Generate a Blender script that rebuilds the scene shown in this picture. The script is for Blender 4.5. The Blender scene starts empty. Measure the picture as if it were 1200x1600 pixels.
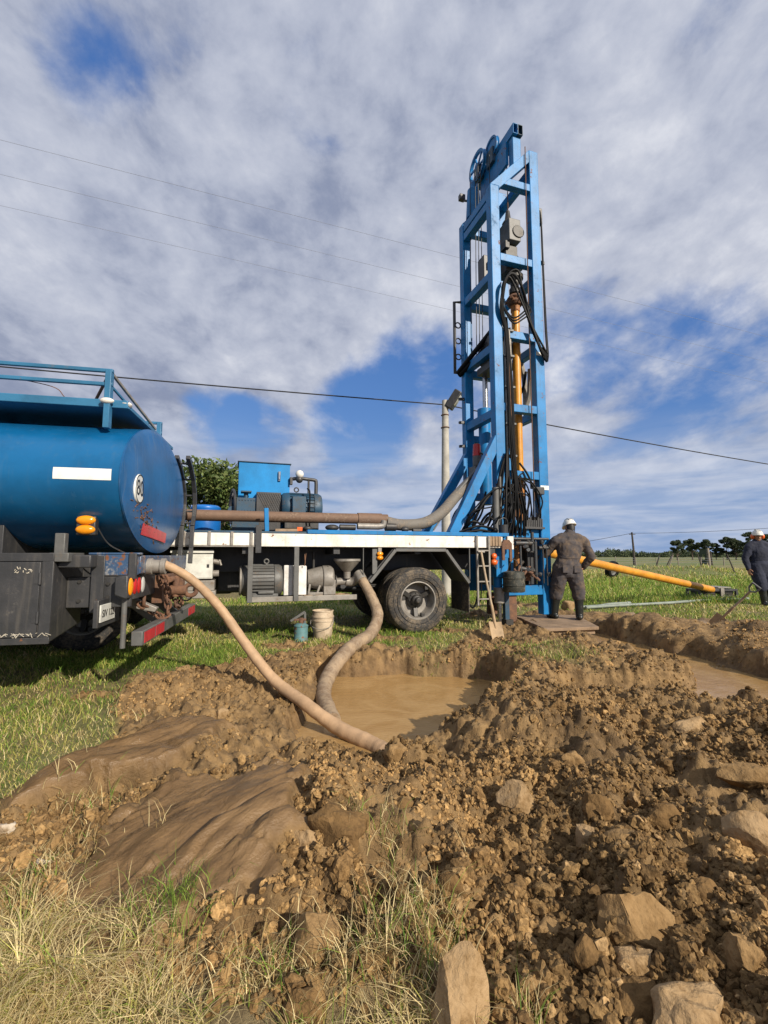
import bpy, bmesh, math, random
import numpy as np
from mathutils import Vector, Matrix

random.seed(7); RNG = np.random.default_rng(11)
SC = bpy.context.scene; COL = SC.collection
R = math.radians

# ------------------------------------------------------------------ camera
FPX, CAMH, PITCH = 720.0, 1.2, math.atan(68/720)
cam = bpy.data.cameras.new('camera'); camo = bpy.data.objects.new('camera', cam); COL.objects.link(camo)
camo.location = (0, 0, CAMH); camo.rotation_euler = (math.pi/2 + PITCH, 0, 0)
cam.sensor_fit = 'VERTICAL'; cam.sensor_height = 36; cam.lens = 36*FPX/1600
cam.clip_start = .05; cam.clip_end = 6000
SC.camera = camo
SC.view_settings.view_transform = 'Standard'; SC.view_settings.look = 'None'
SC.view_settings.gamma = 1; SC.view_settings.use_curve_mapping = False
SC.view_settings.exposure = 0.3
SC.cycles.max_bounces = 6; SC.cycles.transparent_max_bounces = 4

# ------------------------------------------------------------------ sun + sky
SUN_AZ = math.atan2(-.75, .66); SUN_EL = R(29)          # the sun stands behind the camera, to the right
sdir = Vector((math.cos(SUN_AZ)*math.cos(SUN_EL), math.sin(SUN_AZ)*math.cos(SUN_EL), math.sin(SUN_EL)))
sl = bpy.data.lights.new('sun', 'SUN'); sl.energy = 5.0; sl.angle = R(.55); sl.color = (1, .90, .76)
so = bpy.data.objects.new('sun', sl); COL.objects.link(so)
so.rotation_euler = (-sdir).to_track_quat('-Z', 'Y').to_euler()

W = bpy.data.worlds.new('World'); SC.world = W; W.use_nodes = True
nt = W.node_tree; nt.nodes.clear()
def N(tree, t, **kw):
    n = tree.nodes.new(t)
    for k, v in kw.items():
        if k == 'ins':
            for i, x in v.items():
                if isinstance(x, bpy.types.NodeSocket): tree.links.new(x, n.inputs[i])
                else: n.inputs[i].default_value = x
        else: setattr(n, k, v)
    return n
def M(tree, op, a, b=None, c=None, clamp=False):
    ins = {0: a}
    if b is not None: ins[1] = b
    if c is not None: ins[2] = c
    return N(tree, 'ShaderNodeMath', operation=op, use_clamp=clamp, ins=ins).outputs[0]
def smooth(tree, x, a, b):
    return N(tree, 'ShaderNodeMapRange', interpolation_type='SMOOTHSTEP', clamp=True, ins={0: x, 1: a, 2: b, 3: 0., 4: 1.}).outputs[0]
def MIX(tree, f, a, b, blend='MIX'):
    n = N(tree, 'ShaderNodeMix', data_type='RGBA', blend_type=blend)
    for i, x in ((0, f), (6, a), (7, b)):
        if isinstance(x, bpy.types.NodeSocket): tree.links.new(x, n.inputs[i])
        else: n.inputs[i].default_value = x if i == 0 else (*x, 1) if len(x) == 3 else x
    return n.outputs[2]
def build_sky():
    t = nt
    out = N(t, 'ShaderNodeOutputWorld'); bg = N(t, 'ShaderNodeBackground', ins={1: .1})
    sky = N(t, 'ShaderNodeTexSky', sky_type='NISHITA', sun_disc=False, sun_elevation=SUN_EL,
            sun_rotation=math.pi/2 - SUN_AZ, air_density=1.2, dust_density=.6, ozone_density=2.5)
    d = N(t, 'ShaderNodeTexCoord').outputs['Generated']
    s = N(t, 'ShaderNodeSeparateXYZ', ins={0: d}); x, y, z = s.outputs
    zz = M(t, 'MAXIMUM', z, 0.0)
    q = M(t, 'ADD', zz, .17)
    u = M(t, 'DIVIDE', x, q); v = M(t, 'DIVIDE', y, q)
    p = N(t, 'ShaderNodeCombineXYZ', ins={0: u, 1: v, 2: 0.}).outputs[0]
    # cloud streets stretched along one wind direction
    mp = N(t, 'ShaderNodeMapping', ins={0: p, 2: (0, 0, R(-24)), 3: (1.25, .80, 1)}).outputs[0]
    n1 = N(t, 'ShaderNodeTexNoise', ins={'Vector': mp, 'Scale': 1.35, 'Detail': 12., 'Roughness': .58, 'Distortion': .3}).outputs[0]
    dm = N(t, 'ShaderNodeMapping', ins={0: d, 2: (0, R(18), 0), 3: (5.6, 5.6, 8.)}).outputs[0]
    n2 = N(t, 'ShaderNodeTexNoise', ins={'Vector': dm, 'Scale': 1.25, 'Detail': 10., 'Roughness': .58, 'Distortion': .25}).outputs[0]
    n3 = N(t, 'ShaderNodeTexNoise', ins={'Vector': p, 'Scale': .8, 'Detail': 3., 'Roughness': .5}).outputs[0]
    mp2 = N(t, 'ShaderNodeMapping', ins={0: d, 3: (5, 5, 34)}).outputs[0]
    n4 = N(t, 'ShaderNodeTexNoise', ins={'Vector': mp2, 'Scale': 1.0, 'Detail': 6., 'Roughness': .55, 'Distortion': .4}).outputs[0]
    # openings in the cloud cover: direction, size, depth
    cover = M(t, 'ADD', M(t, 'MULTIPLY', n1, .58), M(t, 'ADD', M(t, 'MULTIPLY', n2, .30), M(t, 'MULTIPLY', n3, .32)))
    f = (0, math.cos(PITCH), math.sin(PITCH)); up = (0, -math.sin(PITCH), math.cos(PITCH))
    for px, py, rad, amt in ((655, 555, .10, .15), (585, 590, .09, .08), (340, 655, .075, .17), (405, 672, .08, .16), (115, 75, .09, .045), (50, 15, .10, .035), (560, 645, .12, .12),
                             (150, 130, .08, .06), (500, 180, .10, .06), (270, 20, .08, .06), (1180, 60, .12, .05), (870, 545, .12, .08), (990, 575, .20, .09), (1120, 640, .2, .05), (760, 600, .12, .06), (560, 700, .14, .14), (700, 690, .14, .12), (1160, 650, .25, .04)):
        w = Vector([(px-600)/FPX*(1 if i == 0 else 0) + f[i] + up[i]*(800-py)/FPX for i in range(3)]).normalized()
        dt = N(t, 'ShaderNodeVectorMath', operation='DOT_PRODUCT', ins={0: d, 1: w}).outputs['Value']
        g = smooth(t, dt, math.cos(rad*1.25), math.cos(rad*.05))
        cover = M(t, 'SUBTRACT', cover, M(t, 'MULTIPLY', g, amt))
    mask = smooth(t, cover, .345, .53)
    n5 = N(t, 'ShaderNodeTexNoise', ins={'Vector': mp, 'Scale': 2.6, 'Detail': 11., 'Roughness': .6, 'Distortion': .2}).outputs[0]
    n6 = N(t, 'ShaderNodeTexNoise', ins={'Vector': dm, 'Scale': 3.1, 'Detail': 8., 'Roughness': .6, 'Distortion': .3}).outputs[0]
    sh = M(t, 'ADD', M(t, 'MULTIPLY', n5, .46), M(t, 'ADD', M(t, 'MULTIPLY', n2, .38), M(t, 'MULTIPLY', n6, .16)))
    sh = M(t, 'ADD', sh, M(t, 'MULTIPLY', M(t, 'SUBTRACT', n3, .5), .35)); sh = M(t, 'ADD', sh, M(t, 'MULTIPLY', x, .07))
    cloud = MIX(t, smooth(t, sh, .34, .52), (2.1, 2.45, 3.5), (3.95, 4.25, 5.15))
    cloud = MIX(t, smooth(t, sh, .48, .68), cloud, (6.1, 6.25, 6.8))
    blue = MIX(t, .6, sky.outputs[0], (.22, 1.25, 4.4))
    col = MIX(t, mask, blue, cloud)
    # low pale layer towards the horizon with thin level streaks
    low = smooth(t, z, .30, .06)
    band = MIX(t, smooth(t, n4, .36, .66), (1.9, 2.9, 4.9), (3.9, 4.5, 5.8))
    col = MIX(t, M(t, 'MULTIPLY', low, .9), col, band)
    col = MIX(t, smooth(t, z, 0.0, -.03), col, (1.6, 1.7, 1.5))
    t.links.new(col, bg.inputs[0]); t.links.new(bg.outputs[0], out.inputs[0])
build_sky()
def gp(px, py, z=0.):                                   # survey helper: where a sight line meets a level plane
    u = (px-600)/FPX; v = (800-py)/FPX
    dy = math.cos(PITCH) - math.sin(PITCH)*v; dz = math.sin(PITCH) + math.cos(PITCH)*v
    k = (z - CAMH)/dz
    return (u*k, dy*k)

# ------------------------------------------------------------------ helpers
class MB:
    def __init__(s): s.V = []; s.F = []; s.MI = []; s.mi = 0
    def add(s, vs, fs):
        o = len(s.V); s.V += [tuple(v) for v in vs]; s.F += [tuple(i+o for i in f) for f in fs]; s.MI += [s.mi]*len(fs); return s
    def box(s, x0, x1, y0, y1, z0, z1):
        return s.add([(x, y, z) for z in (z0, z1) for y in (y0, y1) for x in (x0, x1)],
                     [(0, 2, 3, 1), (4, 5, 7, 6), (0, 1, 5, 4), (2, 6, 7, 3), (0, 4, 6, 2), (1, 3, 7, 5)])
    def beam(s, p, q, w, h, up=(0, 0, 1)):
        p = Vector(p); q = Vector(q); d = (q-p).normalized(); u = Vector(up)
        if abs(d.dot(u)) > .98: u = Vector((0, 1, 0))
        a = d.cross(u).normalized()*(w/2); b = a.cross(d).normalized()*(h/2)
        vs = [c + i*a + j*b for c in (p, q) for (i, j) in ((-1, -1), (1, -1), (1, 1), (-1, 1))]
        return s.add(vs, [(3, 2, 1, 0), (4, 5, 6, 7), (0, 1, 5, 4), (1, 2, 6, 5), (2, 3, 7, 6), (3, 0, 4, 7)])
    def tube(s, pts, r, seg=10, caps=True, flat=1.):
        P = [Vector(p) for p in pts]; n = len(P); rr = r if hasattr(r, '__len__') else [r]*n
        T = [(P[min(i+1, n-1)] - P[max(i-1, 0)]).normalized() for i in range(n)]
        u = Vector((0, 0, 1)) if abs(T[0].z) < .9 else Vector((0, 1, 0))
        a = T[0].cross(u).normalized(); vs = []
        for i in range(n):
            a = (a - T[i]*a.dot(T[i])).normalized(); b = T[i].cross(a)
            for k in range(seg):
                t = 2*math.pi*k/seg; vs.append(P[i] + a*math.cos(t)*rr[i] + b*math.sin(t)*rr[i]*flat)
        fs = [(i*seg+k, i*seg+(k+1) % seg, (i+1)*seg+(k+1) % seg, (i+1)*seg+k) for i in range(n-1) for k in range(seg)]
        if caps: fs += [tuple(range(seg-1, -1, -1)), tuple((n-1)*seg+k for k in range(seg))]
        return s.add(vs, fs)
    def cyl(s, p, q, r0, r1=None, seg=16): return s.tube([p, q], [r0, r0 if r1 is None else r1], seg)
    def lathe(s, prof, o=(0, 0, 0), axis=(0, 0, 1), seg=24, closed=False):
        o = Vector(o); ax = Vector(axis).normalized(); u = Vector((1, 0, 0)) if abs(ax.x) < .9 else Vector((0, 1, 0))
        a = (u - ax*u.dot(ax)).normalized(); b = ax.cross(a)
        vs = [o + ax*h + (a*math.cos(2*math.pi*k/seg) + b*math.sin(2*math.pi*k/seg))*r for r, h in prof for k in range(seg)]
        n = len(prof)
        fs = [(i*seg+k, i*seg+(k+1) % seg, ((i+1) % n)*seg+(k+1) % seg, ((i+1) % n)*seg+k) for i in range(n if closed else n-1) for k in range(seg)]
        return s.add(vs, fs)
    def prism(s, poly, axis, a, b):                      # polygon in the two other axes, pushed along axis
        f = {0: lambda p, c: (c, p[0], p[1]), 1: lambda p, c: (p[0], c, p[1]), 2: lambda p, c: (p[0], p[1], c)}[axis]
        n = len(poly)
        return s.add([f(p, c) for c in (a, b) for p in poly],
                     [tuple(range(n-1, -1, -1)), tuple(range(n, 2*n))] + [(i, (i+1) % n, n+(i+1) % n, n+i) for i in range(n)])
    def torus(s, c, axis, R0, r, seg=18, ns=8, sx=1.):
        ax = Vector(axis).normalized(); u = Vector((0, 0, 1)) if abs(ax.z) < .9 else Vector((1, 0, 0))
        a = (u - ax*u.dot(ax)).normalized(); b = ax.cross(a); c = Vector(c); vs = []
        for i in range(seg):
            t = 2*math.pi*i/seg; d = a*math.cos(t)*sx + b*math.sin(t); d1 = a*math.cos(t) + b*math.sin(t)
            for k in range(ns):
                w = 2*math.pi*k/ns; vs.append(c + d*R0 + d1*math.cos(w)*r + ax*math.sin(w)*r)
        return s.add(vs, [(i*ns+k, ((i+1) % seg)*ns+k, ((i+1) % seg)*ns+(k+1) % ns, i*ns+(k+1) % ns) for i in range(seg) for k in range(ns)])
    def ball(s, c, r, seg=16, rings=10):
        rx, ry, rz = r if hasattr(r, '__len__') else (r, r, r)
        vs = [(c[0]+rx*math.sin(math.pi*i/rings)*math.cos(2*math.pi*k/seg), c[1]+ry*math.sin(math.pi*i/rings)*math.sin(2*math.pi*k/seg), c[2]+rz*math.cos(math.pi*i/rings)) for i in range(rings+1) for k in range(seg)]
        return s.add(vs, [(i*seg+k, (i+1)*seg+k, (i+1)*seg+(k+1) % seg, i*seg+(k+1) % seg) for i in range(rings) for k in range(seg)])
def cr(pts, n=8):                                       # Catmull-Rom
    P = [Vector(p) for p in pts]; P = [2*P[0]-P[1]] + P + [2*P[-1]-P[-2]]; o = []
    for i in range(1, len(P)-2):
        for k in range(n):
            t = k/n; a, b, c, d = P[i-1:i+3]
            o.append(.5*((2*b) + (c-a)*t + (2*a-5*b+4*c-d)*t*t + (3*b-a-3*c+d)*t**3))
    return o + [P[-2]]
def mesh_from(name, V, F, mats, MI=None):
    me = bpy.data.meshes.new(name); me.from_pydata(V, [], F); me.update()
    for m in mats: me.materials.append(m)
    if MI: me.polygons.foreach_set('material_index', MI)
    bm = bmesh.new(); bm.from_mesh(me); bmesh.ops.remove_doubles(bm, verts=bm.verts, dist=1e-5)
    bmesh.ops.recalc_face_normals(bm, faces=bm.faces)
    bm.to_mesh(me); bm.free()
    return me
def sharp_smooth(me, deg=38):
    me.polygons.foreach_set('use_smooth', [True]*len(me.polygons))
    me.set_sharp_from_angle(angle=R(deg))
def obj(name, mb, mats, parent=None, bevel=0., label=None, smooth=True, loc=None):
    if not isinstance(mats, (list, tuple)): mats = [mats]
    me = mesh_from(name, mb.V, mb.F, mats, mb.MI)
    if smooth: sharp_smooth(me)
    o = bpy.data.objects.new(name, me); COL.objects.link(o)
    if parent: o.parent = parent
    if loc: o.location = loc
    if bevel:
        b = o.modifiers.new('bevel', 'BEVEL'); b.width = bevel; b.segments = 2; b.limit_method = 'ANGLE'; b.angle_limit = R(40)
    if label: o['label'] = label
    return o
def tag(o, label, cat, group=None, kind=None):
    if label: o['label'] = label
    if cat: o['category'] = cat
    if group: o['group'] = group
    if kind: o['kind'] = kind
    return o
def thing(name, label, cat, loc=(0, 0, 0), rotz=0., group=None):
    o = bpy.data.objects.new(name, None); COL.objects.link(o); o.location = loc; o.rotation_euler = (0, 0, rotz)
    o.empty_display_size = .2
    return tag(o, label, cat, group)

# ------------------------------------------------------------------ materials
def pm(name, col, rough=.5, metal=0., dirt=(.16, .105, .06), amt=.25, scale=3., bump=.15, bscale=60., col2=None, rust=0., streak=0., spec=.5):
    m = bpy.data.materials.new(name); m.use_nodes = True; t = m.node_tree
    b = t.nodes['Principled BSDF']; b.inputs['Metallic'].default_value = metal; b.inputs['Specular IOR Level'].default_value = spec
    c = N(t, 'ShaderNodeTexCoord').outputs['Object']
    n1 = N(t, 'ShaderNodeTexNoise', ins={'Vector': c, 'Scale': scale, 'Detail': 9., 'Roughness': .65}).outputs[0]
    n2 = N(t, 'ShaderNodeTexNoise', ins={'Vector': c, 'Scale': scale*7.3, 'Detail': 6., 'Roughness': .6}).outputs[0]
    base = MIX(t, smooth(t, n1, .35, .65), col, col2 or tuple(x*.72 for x in col))
    mixn = M(t, 'ADD', M(t, 'MULTIPLY', n1, .55), M(t, 'MULTIPLY', n2, .45))
    if streak:
        mp = N(t, 'ShaderNodeMapping', ins={0: c, 3: (14, 14, 1.2)}).outputs[0]
        n4 = N(t, 'ShaderNodeTexNoise', ins={'Vector': mp, 'Scale': 1.5, 'Detail': 5.}).outputs[0]
        base = MIX(t, M(t, 'MULTIPLY', smooth(t, n4, .52, .75), streak), base, dirt)
    th = .74 - .34*amt
    df = M(t, 'MULTIPLY', smooth(t, mixn, th-.09, th+.12), min(1., .55+amt))
    base = MIX(t, df, base, dirt)
    r = M(t, 'ADD', rough, M(t, 'MULTIPLY', df, max(0., .85-rough)))
    if rust:
        n3 = N(t, 'ShaderNodeTexNoise', ins={'Vector': c, 'Scale': scale*2.7, 'Detail': 10., 'Roughness': .72}).outputs[0]
        rf = smooth(t, n3, .69-.16*rust, .72-.15*rust)
        rc = MIX(t, n2, (.10, .035, .015), (.23, .10, .04))
        base = MIX(t, rf, base, rc); r = M(t, 'MAXIMUM', r, M(t, 'MULTIPLY', rf, .85))
    t.links.new(base, b.inputs['Base Color']); t.links.new(r, b.inputs['Roughness'])
    if bump:
        n5 = N(t, 'ShaderNodeTexNoise', ins={'Vector': c, 'Scale': bscale, 'Detail': 5., 'Roughness': .6}).outputs[0]
        hb = M(t, 'ADD', n5, M(t, 'MULTIPLY', n1, .8))
        bp = N(t, 'ShaderNodeBump', ins={'Strength': bump, 'Distance': .01, 'Height': hb}).outputs[0]
        t.links.new(bp, b.inputs['Normal'])
    return m
BLUE = pm('rig_blue_paint', (.010, .185, .46), .42, spec=.3, rust=.5, amt=.3, scale=2.6, bump=.1, streak=.35, dirt=(.06, .075, .085))
BLUE_D = pm('weathered_dark_blue_paint', (.014, .055, .10), .5, rust=.4, amt=.5, scale=6, dirt=(.07, .065, .055))
CAB = pm('cabinet_blue_paint', (.003, .21, .52), .45, spec=.3, rust=.1, amt=.12, scale=2, bump=.05)
TANKB = pm('tank_blue_paint', (.004, .100, .255), .27, amt=.12, scale=1.3, bump=.06, bscale=25, streak=.22, dirt=(.05, .12, .2))
TANKE = pm('tank_end_blue_paint', (.009, .095, .26), .33, rust=.18, amt=.22, scale=2.6, bump=.06, bscale=20, streak=.35, dirt=(.12, .16, .22))  # pale bluish dirt tone paints in glare as well as dust
RAILB = pm('railing_blue_paint', (.03, .15, .28), .4, rust=.25, amt=.2)
WHITE = pm('worn_white_paint', (.78, .75, .68), .5, rust=.55, amt=.3, scale=3.2, dirt=(.42, .33, .22), streak=.35)
WHITE2 = pm('dirty_white_sheet', (.72, .70, .66), .5, rust=.35, amt=.35, scale=6, dirt=(.35, .29, .22))
CREAM = pm('pale_grey_enamel', (.62, .62, .56), .4, amt=.15, scale=5, dirt=(.3, .25, .18))
BLACKP = pm('worn_black_paint', (.028, .029, .031), .45, amt=.28, scale=5, dirt=(.13, .115, .095), col2=(.04, .04, .042), streak=.3, rust=.15)
STEELD = pm('dark_greasy_steel', (.045, .043, .04), .5, metal=.3, amt=.35, scale=8)
GREYM = pm('grey_painted_steel', (.11, .11, .105), .5, amt=.35, scale=6, rust=.25)
GREYL = pm('pale_worn_steel', (.27, .25, .22), .5, metal=.2, amt=.4, scale=9, rust=.3)
RUST = pm('rusty_iron', (.17, .085, .045), .85, amt=.4, scale=10, bump=.4, dirt=(.2, .14, .09), col2=(.09, .045, .03))
CHROME = pm('polished_rod', (.55, .55, .55), .22, metal=1., amt=.15, scale=10)
RUBBER = pm('tyre_rubber', (.028, .027, .026), .8, amt=.62, scale=5, dirt=(.16, .125, .085), bump=.2)
RUBBERH = pm('black_hose_rubber', (.004, .004, .0045), .55, amt=.1, scale=14, dirt=(.03, .027, .024), spec=.2)
HOSE_TAN = pm('muddy_tan_hose', (.46, .30, .17), .62, amt=.3, scale=6, dirt=(.27, .165, .085), bump=.25)
HOSE_MUD = pm('mud_caked_hose', (.33, .24, .15), .72, amt=.6, scale=5, dirt=(.17, .105, .055), bump=.6, bscale=30, col2=(.22, .17, .12))
YELLOW = pm('yellow_pipe_paint', (.62, .27, .025), .42, amt=.2, scale=4, dirt=(.33, .19, .06))
YRUST = pm('rust_stained_yellow_pipe', (.42, .16, .03), .6, amt=.5, rust=.9, scale=7)
BROWNP = pm('rust_brown_pipe', (.16, .095, .06), .7, amt=.4, scale=5, dirt=(.33, .24, .16), streak=0, bump=.3)
AMBER = pm('amber_lens', (.85, .30, .01), .2, amt=.1, dirt=(.4, .2, .05))
ORANGE = pm('orange_plastic', (.80, .14, .02), .35, amt=.2)
REDL = pm('red_lens', (.50, .02, .02), .22, amt=.15)
REDR = pm('red_reflective_tape', (.52, .025, .04), .35, amt=.3, dirt=(.5, .35, .3), scale=9)
TAPE = pm('white_reflective_tape', (.80, .80, .74), .4, amt=.1)
CLEARL = pm('pale_lens', (.6, .6, .57), .2, amt=.2)
WOOD = pm('weathered_timber', (.29, .20, .125), .8, amt=.3, scale=7, dirt=(.13, .09, .055), bump=.4)
SHAFT = pm('shovel_shaft_wood', (.33, .25, .16), .7, amt=.35, scale=9)
SPADE = pm('mud_covered_spade', (.36, .25, .14), .75, amt=.4, scale=8, dirt=(.22, .15, .09))
PLATE = pm('muddy_boards', (.27, .185, .115), .85, amt=.5, scale=4, dirt=(.13, .085, .05), bump=.5)
CONC = pm('pole_concrete', (.42, .40, .35), .85, amt=.2, scale=3, dirt=(.25, .23, .2), streak=.3)
GLASS = pm('lamp_glass', (.5, .5, .42), .15, amt=.1)
BUCKP = pm('mud_stained_bucket_plastic', (.56, .45, .32), .6, amt=.5, scale=7, dirt=(.33, .22, .13))
CANM = pm('teal_rusty_can', (.09, .20, .21), .6, rust=.9, amt=.4, scale=7)
NUMB = pm('black_lettering', (.015, .015, .015), .5, amt=.05)
SKIN = pm('skin', (.34, .17, .10), .6, amt=.15, bump=.05, dirt=(.2, .1, .06))
HAIR = pm('dark_hair', (.012, .010, .009), .6, amt=.1)
HELM = pm('white_helmet_plastic', (.78, .76, .70), .35, amt=.15, dirt=(.5, .42, .33))
NAVY = pm('navy_work_cloth', (.018, .022, .042), .9, amt=.25, scale=4, dirt=(.07, .055, .045), bump=.25)
COVER = pm('muddy_coverall_cloth', (.070, .064, .068), .9, amt=.6, scale=1.8, dirt=(.145, .105, .073), bump=.25, spec=.2)
BOOT = pm('black_rubber_boot', (.014, .017, .015), .35, amt=.35, scale=8, dirt=(.12, .09, .06))
GLOVE = pm('dirty_work_glove', (.16, .11, .075), .85, amt=.4)
POSTW = pm('grey_fence_timber', (.24, .21, .17), .9, amt=.3, scale=4)
POSTD = pm('dark_fence_timber', (.06, .05, .042), .9, amt=.3, scale=4)
BARK = pm('bark', (.12, .09, .065), .9, amt=.3, scale=6, bump=.5)
WIREM = pm('cable_sheath', (.02, .02, .022), .6, amt=.1)
WIREG = pm('grey_aluminium_wire', (.24, .26, .32), .5, amt=.1)
PVC = pm('pale_green_pipe', (.22, .255, .22), .5, amt=.2, scale=4)
SHEET = pm('dark_green_sheet', (.010, .016, .012), .95, amt=.15, spec=.1, dirt=(.03, .03, .025))
BARREL = pm('bright_blue_plastic', (.01, .14, .48), .35, amt=.15)

def tint_mat(name, transl=.3, rough=.6, var=.2):
    m = bpy.data.materials.new(name); m.use_nodes = True; t = m.node_tree
    b = t.nodes['Principled BSDF']; b.inputs['Roughness'].default_value = rough; b.inputs['Specular IOR Level'].default_value = .25
    a = N(t, 'ShaderNodeAttribute', attribute_name='tint').outputs[0]
    t.links.new(a, b.inputs['Base Color'])
    tr = N(t, 'ShaderNodeBsdfTranslucent'); t.links.new(a, tr.inputs[0])
    mx = N(t, 'ShaderNodeMixShader', ins={0: transl}); t.links.new(b.outputs[0], mx.inputs[1]); t.links.new(tr.outputs[0], mx.inputs[2])
    t.links.new(mx.outputs[0], t.nodes['Material Output'].inputs[0])
    return m
GRASSM = tint_mat('grass_blade', .3); LEAFM = tint_mat('leaf', .22)
def np_mesh(name, V, tris_or_quads, mat, tint=None, smooth=False):
    """V (n,3); list of face arrays (m,k)."""
    me = bpy.data.meshes.new(name)
    V = np.ascontiguousarray(V, dtype=np.float32)
    me.vertices.add(len(V)); me.vertices.foreach_set('co', V.ravel())
    nl = sum(f.size for f in tris_or_quads); nf = sum(len(f) for f in tris_or_quads)
    me.loops.add(nl); me.loops.foreach_set('vertex_index', np.concatenate([f.ravel() for f in tris_or_quads]).astype(np.int32))
    ls = []; o = 0
    for f in tris_or_quads:
        ls.append(o + np.arange(len(f))*f.shape[1]); o += f.size
    me.polygons.add(nf); me.polygons.foreach_set('loop_start', np.concatenate(ls).astype(np.int32))
    me.update(calc_edges=True); me.validate()
    if smooth: me.polygons.foreach_set('use_smooth', [True]*nf)
    if tint is not None:
        at = me.color_attributes.new('tint', 'FLOAT_COLOR', 'POINT')
        c = np.ones((len(V), 4), np.float32); c[:, :3] = tint; at.data.foreach_set('color', c.ravel())
    me.materials.append(mat)
    o = bpy.data.objects.new(name, me); COL.objects.link(o)
    return o

# ------------------------------------------------------------------ terrain
def _hash(ix, iy, k):
    h = (ix.astype(np.int64)*374761393 + iy.astype(np.int64)*668265263 + k*974634777) & 0x7fffffff
    h = ((h ^ (h >> 13))*1274126177) & 0x7fffffff
    return ((h ^ (h >> 16)) & 0xffffff)/float(0xffffff)
def vnoise(x, y, k=0):
    ix = np.floor(x); iy = np.floor(y); fx = x-ix; fy = y-iy; fx = fx*fx*(3-2*fx); fy = fy*fy*(3-2*fy)
    a = _hash(ix, iy, k); b = _hash(ix+1, iy, k); c = _hash(ix, iy+1, k); d = _hash(ix+1, iy+1, k)
    return (a*(1-fx)+b*fx)*(1-fy) + (c*(1-fx)+d*fx)*fy - .5
def fbm(x, y, o=4, k=0, g=.5):
    s = 0; a = 1.
    for i in range(o): s = s + a*vnoise(x, y, k+i); x = x*2.03+7.1; y = y*2.03+3.7; a *= g
    return s
def lumps(x, y, s, k, fill=.75):
    """rounded clods of cell size s packed on a plane: height 0..1."""
    X = x/s; Y = y/s; ix = np.floor(X); iy = np.floor(Y); h = np.zeros_like(X)
    for dx in (-1, 0, 1):
        for dy in (-1, 0, 1):
            cx = ix+dx; cy = iy+dy
            px = cx + _hash(cx, cy, k); py = cy + _hash(cx, cy, k+1); r = .25+.45*_hash(cx, cy, k+2); on = _hash(cx, cy, k+3) < fill
            an = _hash(cx, cy, k+4)*6.28; e = .75+.5*_hash(cx, cy, k+5)
            ux = X-px; uy = Y-py; vx = (ux*np.cos(an)+uy*np.sin(an))*e; vy = (-ux*np.sin(an)+uy*np.cos(an))/e
            q = 1-(vx*vx+vy*vy)/(r*r)
            h = np.maximum(h, np.where(on & (q > 0), np.sqrt(np.maximum(q, 0))*r, 0))
    return h/.7
def polysd(x, y, P):
    """signed distance to polygon, negative inside."""
    d = np.full(x.shape, 1e9); ins = np.zeros(x.shape, bool); n = len(P)
    for i in range(n):
        ax, ay = P[i]; bx, by = P[(i+1) % n]; ex, ey = bx-ax, by-ay
        t = np.clip(((x-ax)*ex+(y-ay)*ey)/(ex*ex+ey*ey+1e-12), 0, 1)
        d = np.minimum(d, (x-ax-ex*t)**2+(y-ay-ey*t)**2)
        c = ((ay > y) != (by > y)) & (x < (bx-ax)*(y-ay)/((by-ay) if abs(by-ay) > 1e-9 else 1e-9)+ax)
        ins ^= c
    d = np.sqrt(d); return np.where(ins, -d, d)
def pathd(x, y, P):
    d = np.full(x.shape, 1e9); tt = np.zeros(x.shape)
    for i in range(len(P)-1):
        ax, ay = P[i]; bx, by = P[i+1]; ex, ey = bx-ax, by-ay
        t = np.clip(((x-ax)*ex+(y-ay)*ey)/(ex*ex+ey*ey), 0, 1)
        q = np.hypot(x-ax-ex*t, y-ay-ey*t); tt = np.where(q < d, (i+t)/(len(P)-1), tt); d = np.minimum(d, q)
    return d, tt
def sst(v, a, b):
    t = np.clip((v-a)/(b-a), 0, 1); return t*t*(3-2*t)
PXD = [(700, 2600), (690, 1720), (665, 1600), (600, 1570), (470, 1590), (330, 1590), (290, 1560), (215, 1565), (170, 1510), (90, 1490), (-60, 1490), (-60, 1300), (30, 1275), (70, 1235), (150, 1185),
       (190, 1120), (205, 1080), (300, 1045), (400, 1030), (450, 1018), (560, 1008), (700, 1016), (745, 985), (790, 968), (830, 952), (920, 955), (1010, 962), (1200, 975), (1330, 990), (1700, 1150), (1700, 2600)]
DIRT = [gp(a, b) for a, b in PXD]
POND = [gp(a, b, -.25) for a, b in ((520, 1061), (640, 1060), (745, 1064), (778, 1082), (772, 1105), (700, 1150), (590, 1190), (530, 1176), (486, 1166), (484, 1135), (505, 1100))]
STREAM = [gp(860, 978, -.14), gp(905, 992, -.14), gp(960, 1006, -.14), gp(1030, 1026, -.14), gp(1100, 1048, -.14), gp(1170, 1074, -.14), gp(1260, 1098, -.14)]
SIDE = [gp(1090, 1098, -.2), gp(1020, 1100, -.2), gp(950, 1104, -.2), gp(900, 1108, -.2)]
SLIP = [gp(1135, 1128, -.14), gp(1200, 1122, -.14), gp(1290, 1135, -.14)]
PUD = [gp(1075, 1082, -.14), gp(1120, 1070, -.14), gp(1165, 1092, -.14), gp(1090, 1100, -.14)]
FLOW1 = [gp(415, 1205, .1), gp(350, 1235, .1), gp(290, 1290, .1), gp(220, 1350, .1), gp(150, 1420, .08)]
FLOW2 = [gp(325, 1138, .05), gp(260, 1160, .05), gp(170, 1195, .05), gp(70, 1240, .03)]
FLOW3 = [gp(450, 1250, .05), gp(400, 1300, .05), gp(330, 1340, .05)]
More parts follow.
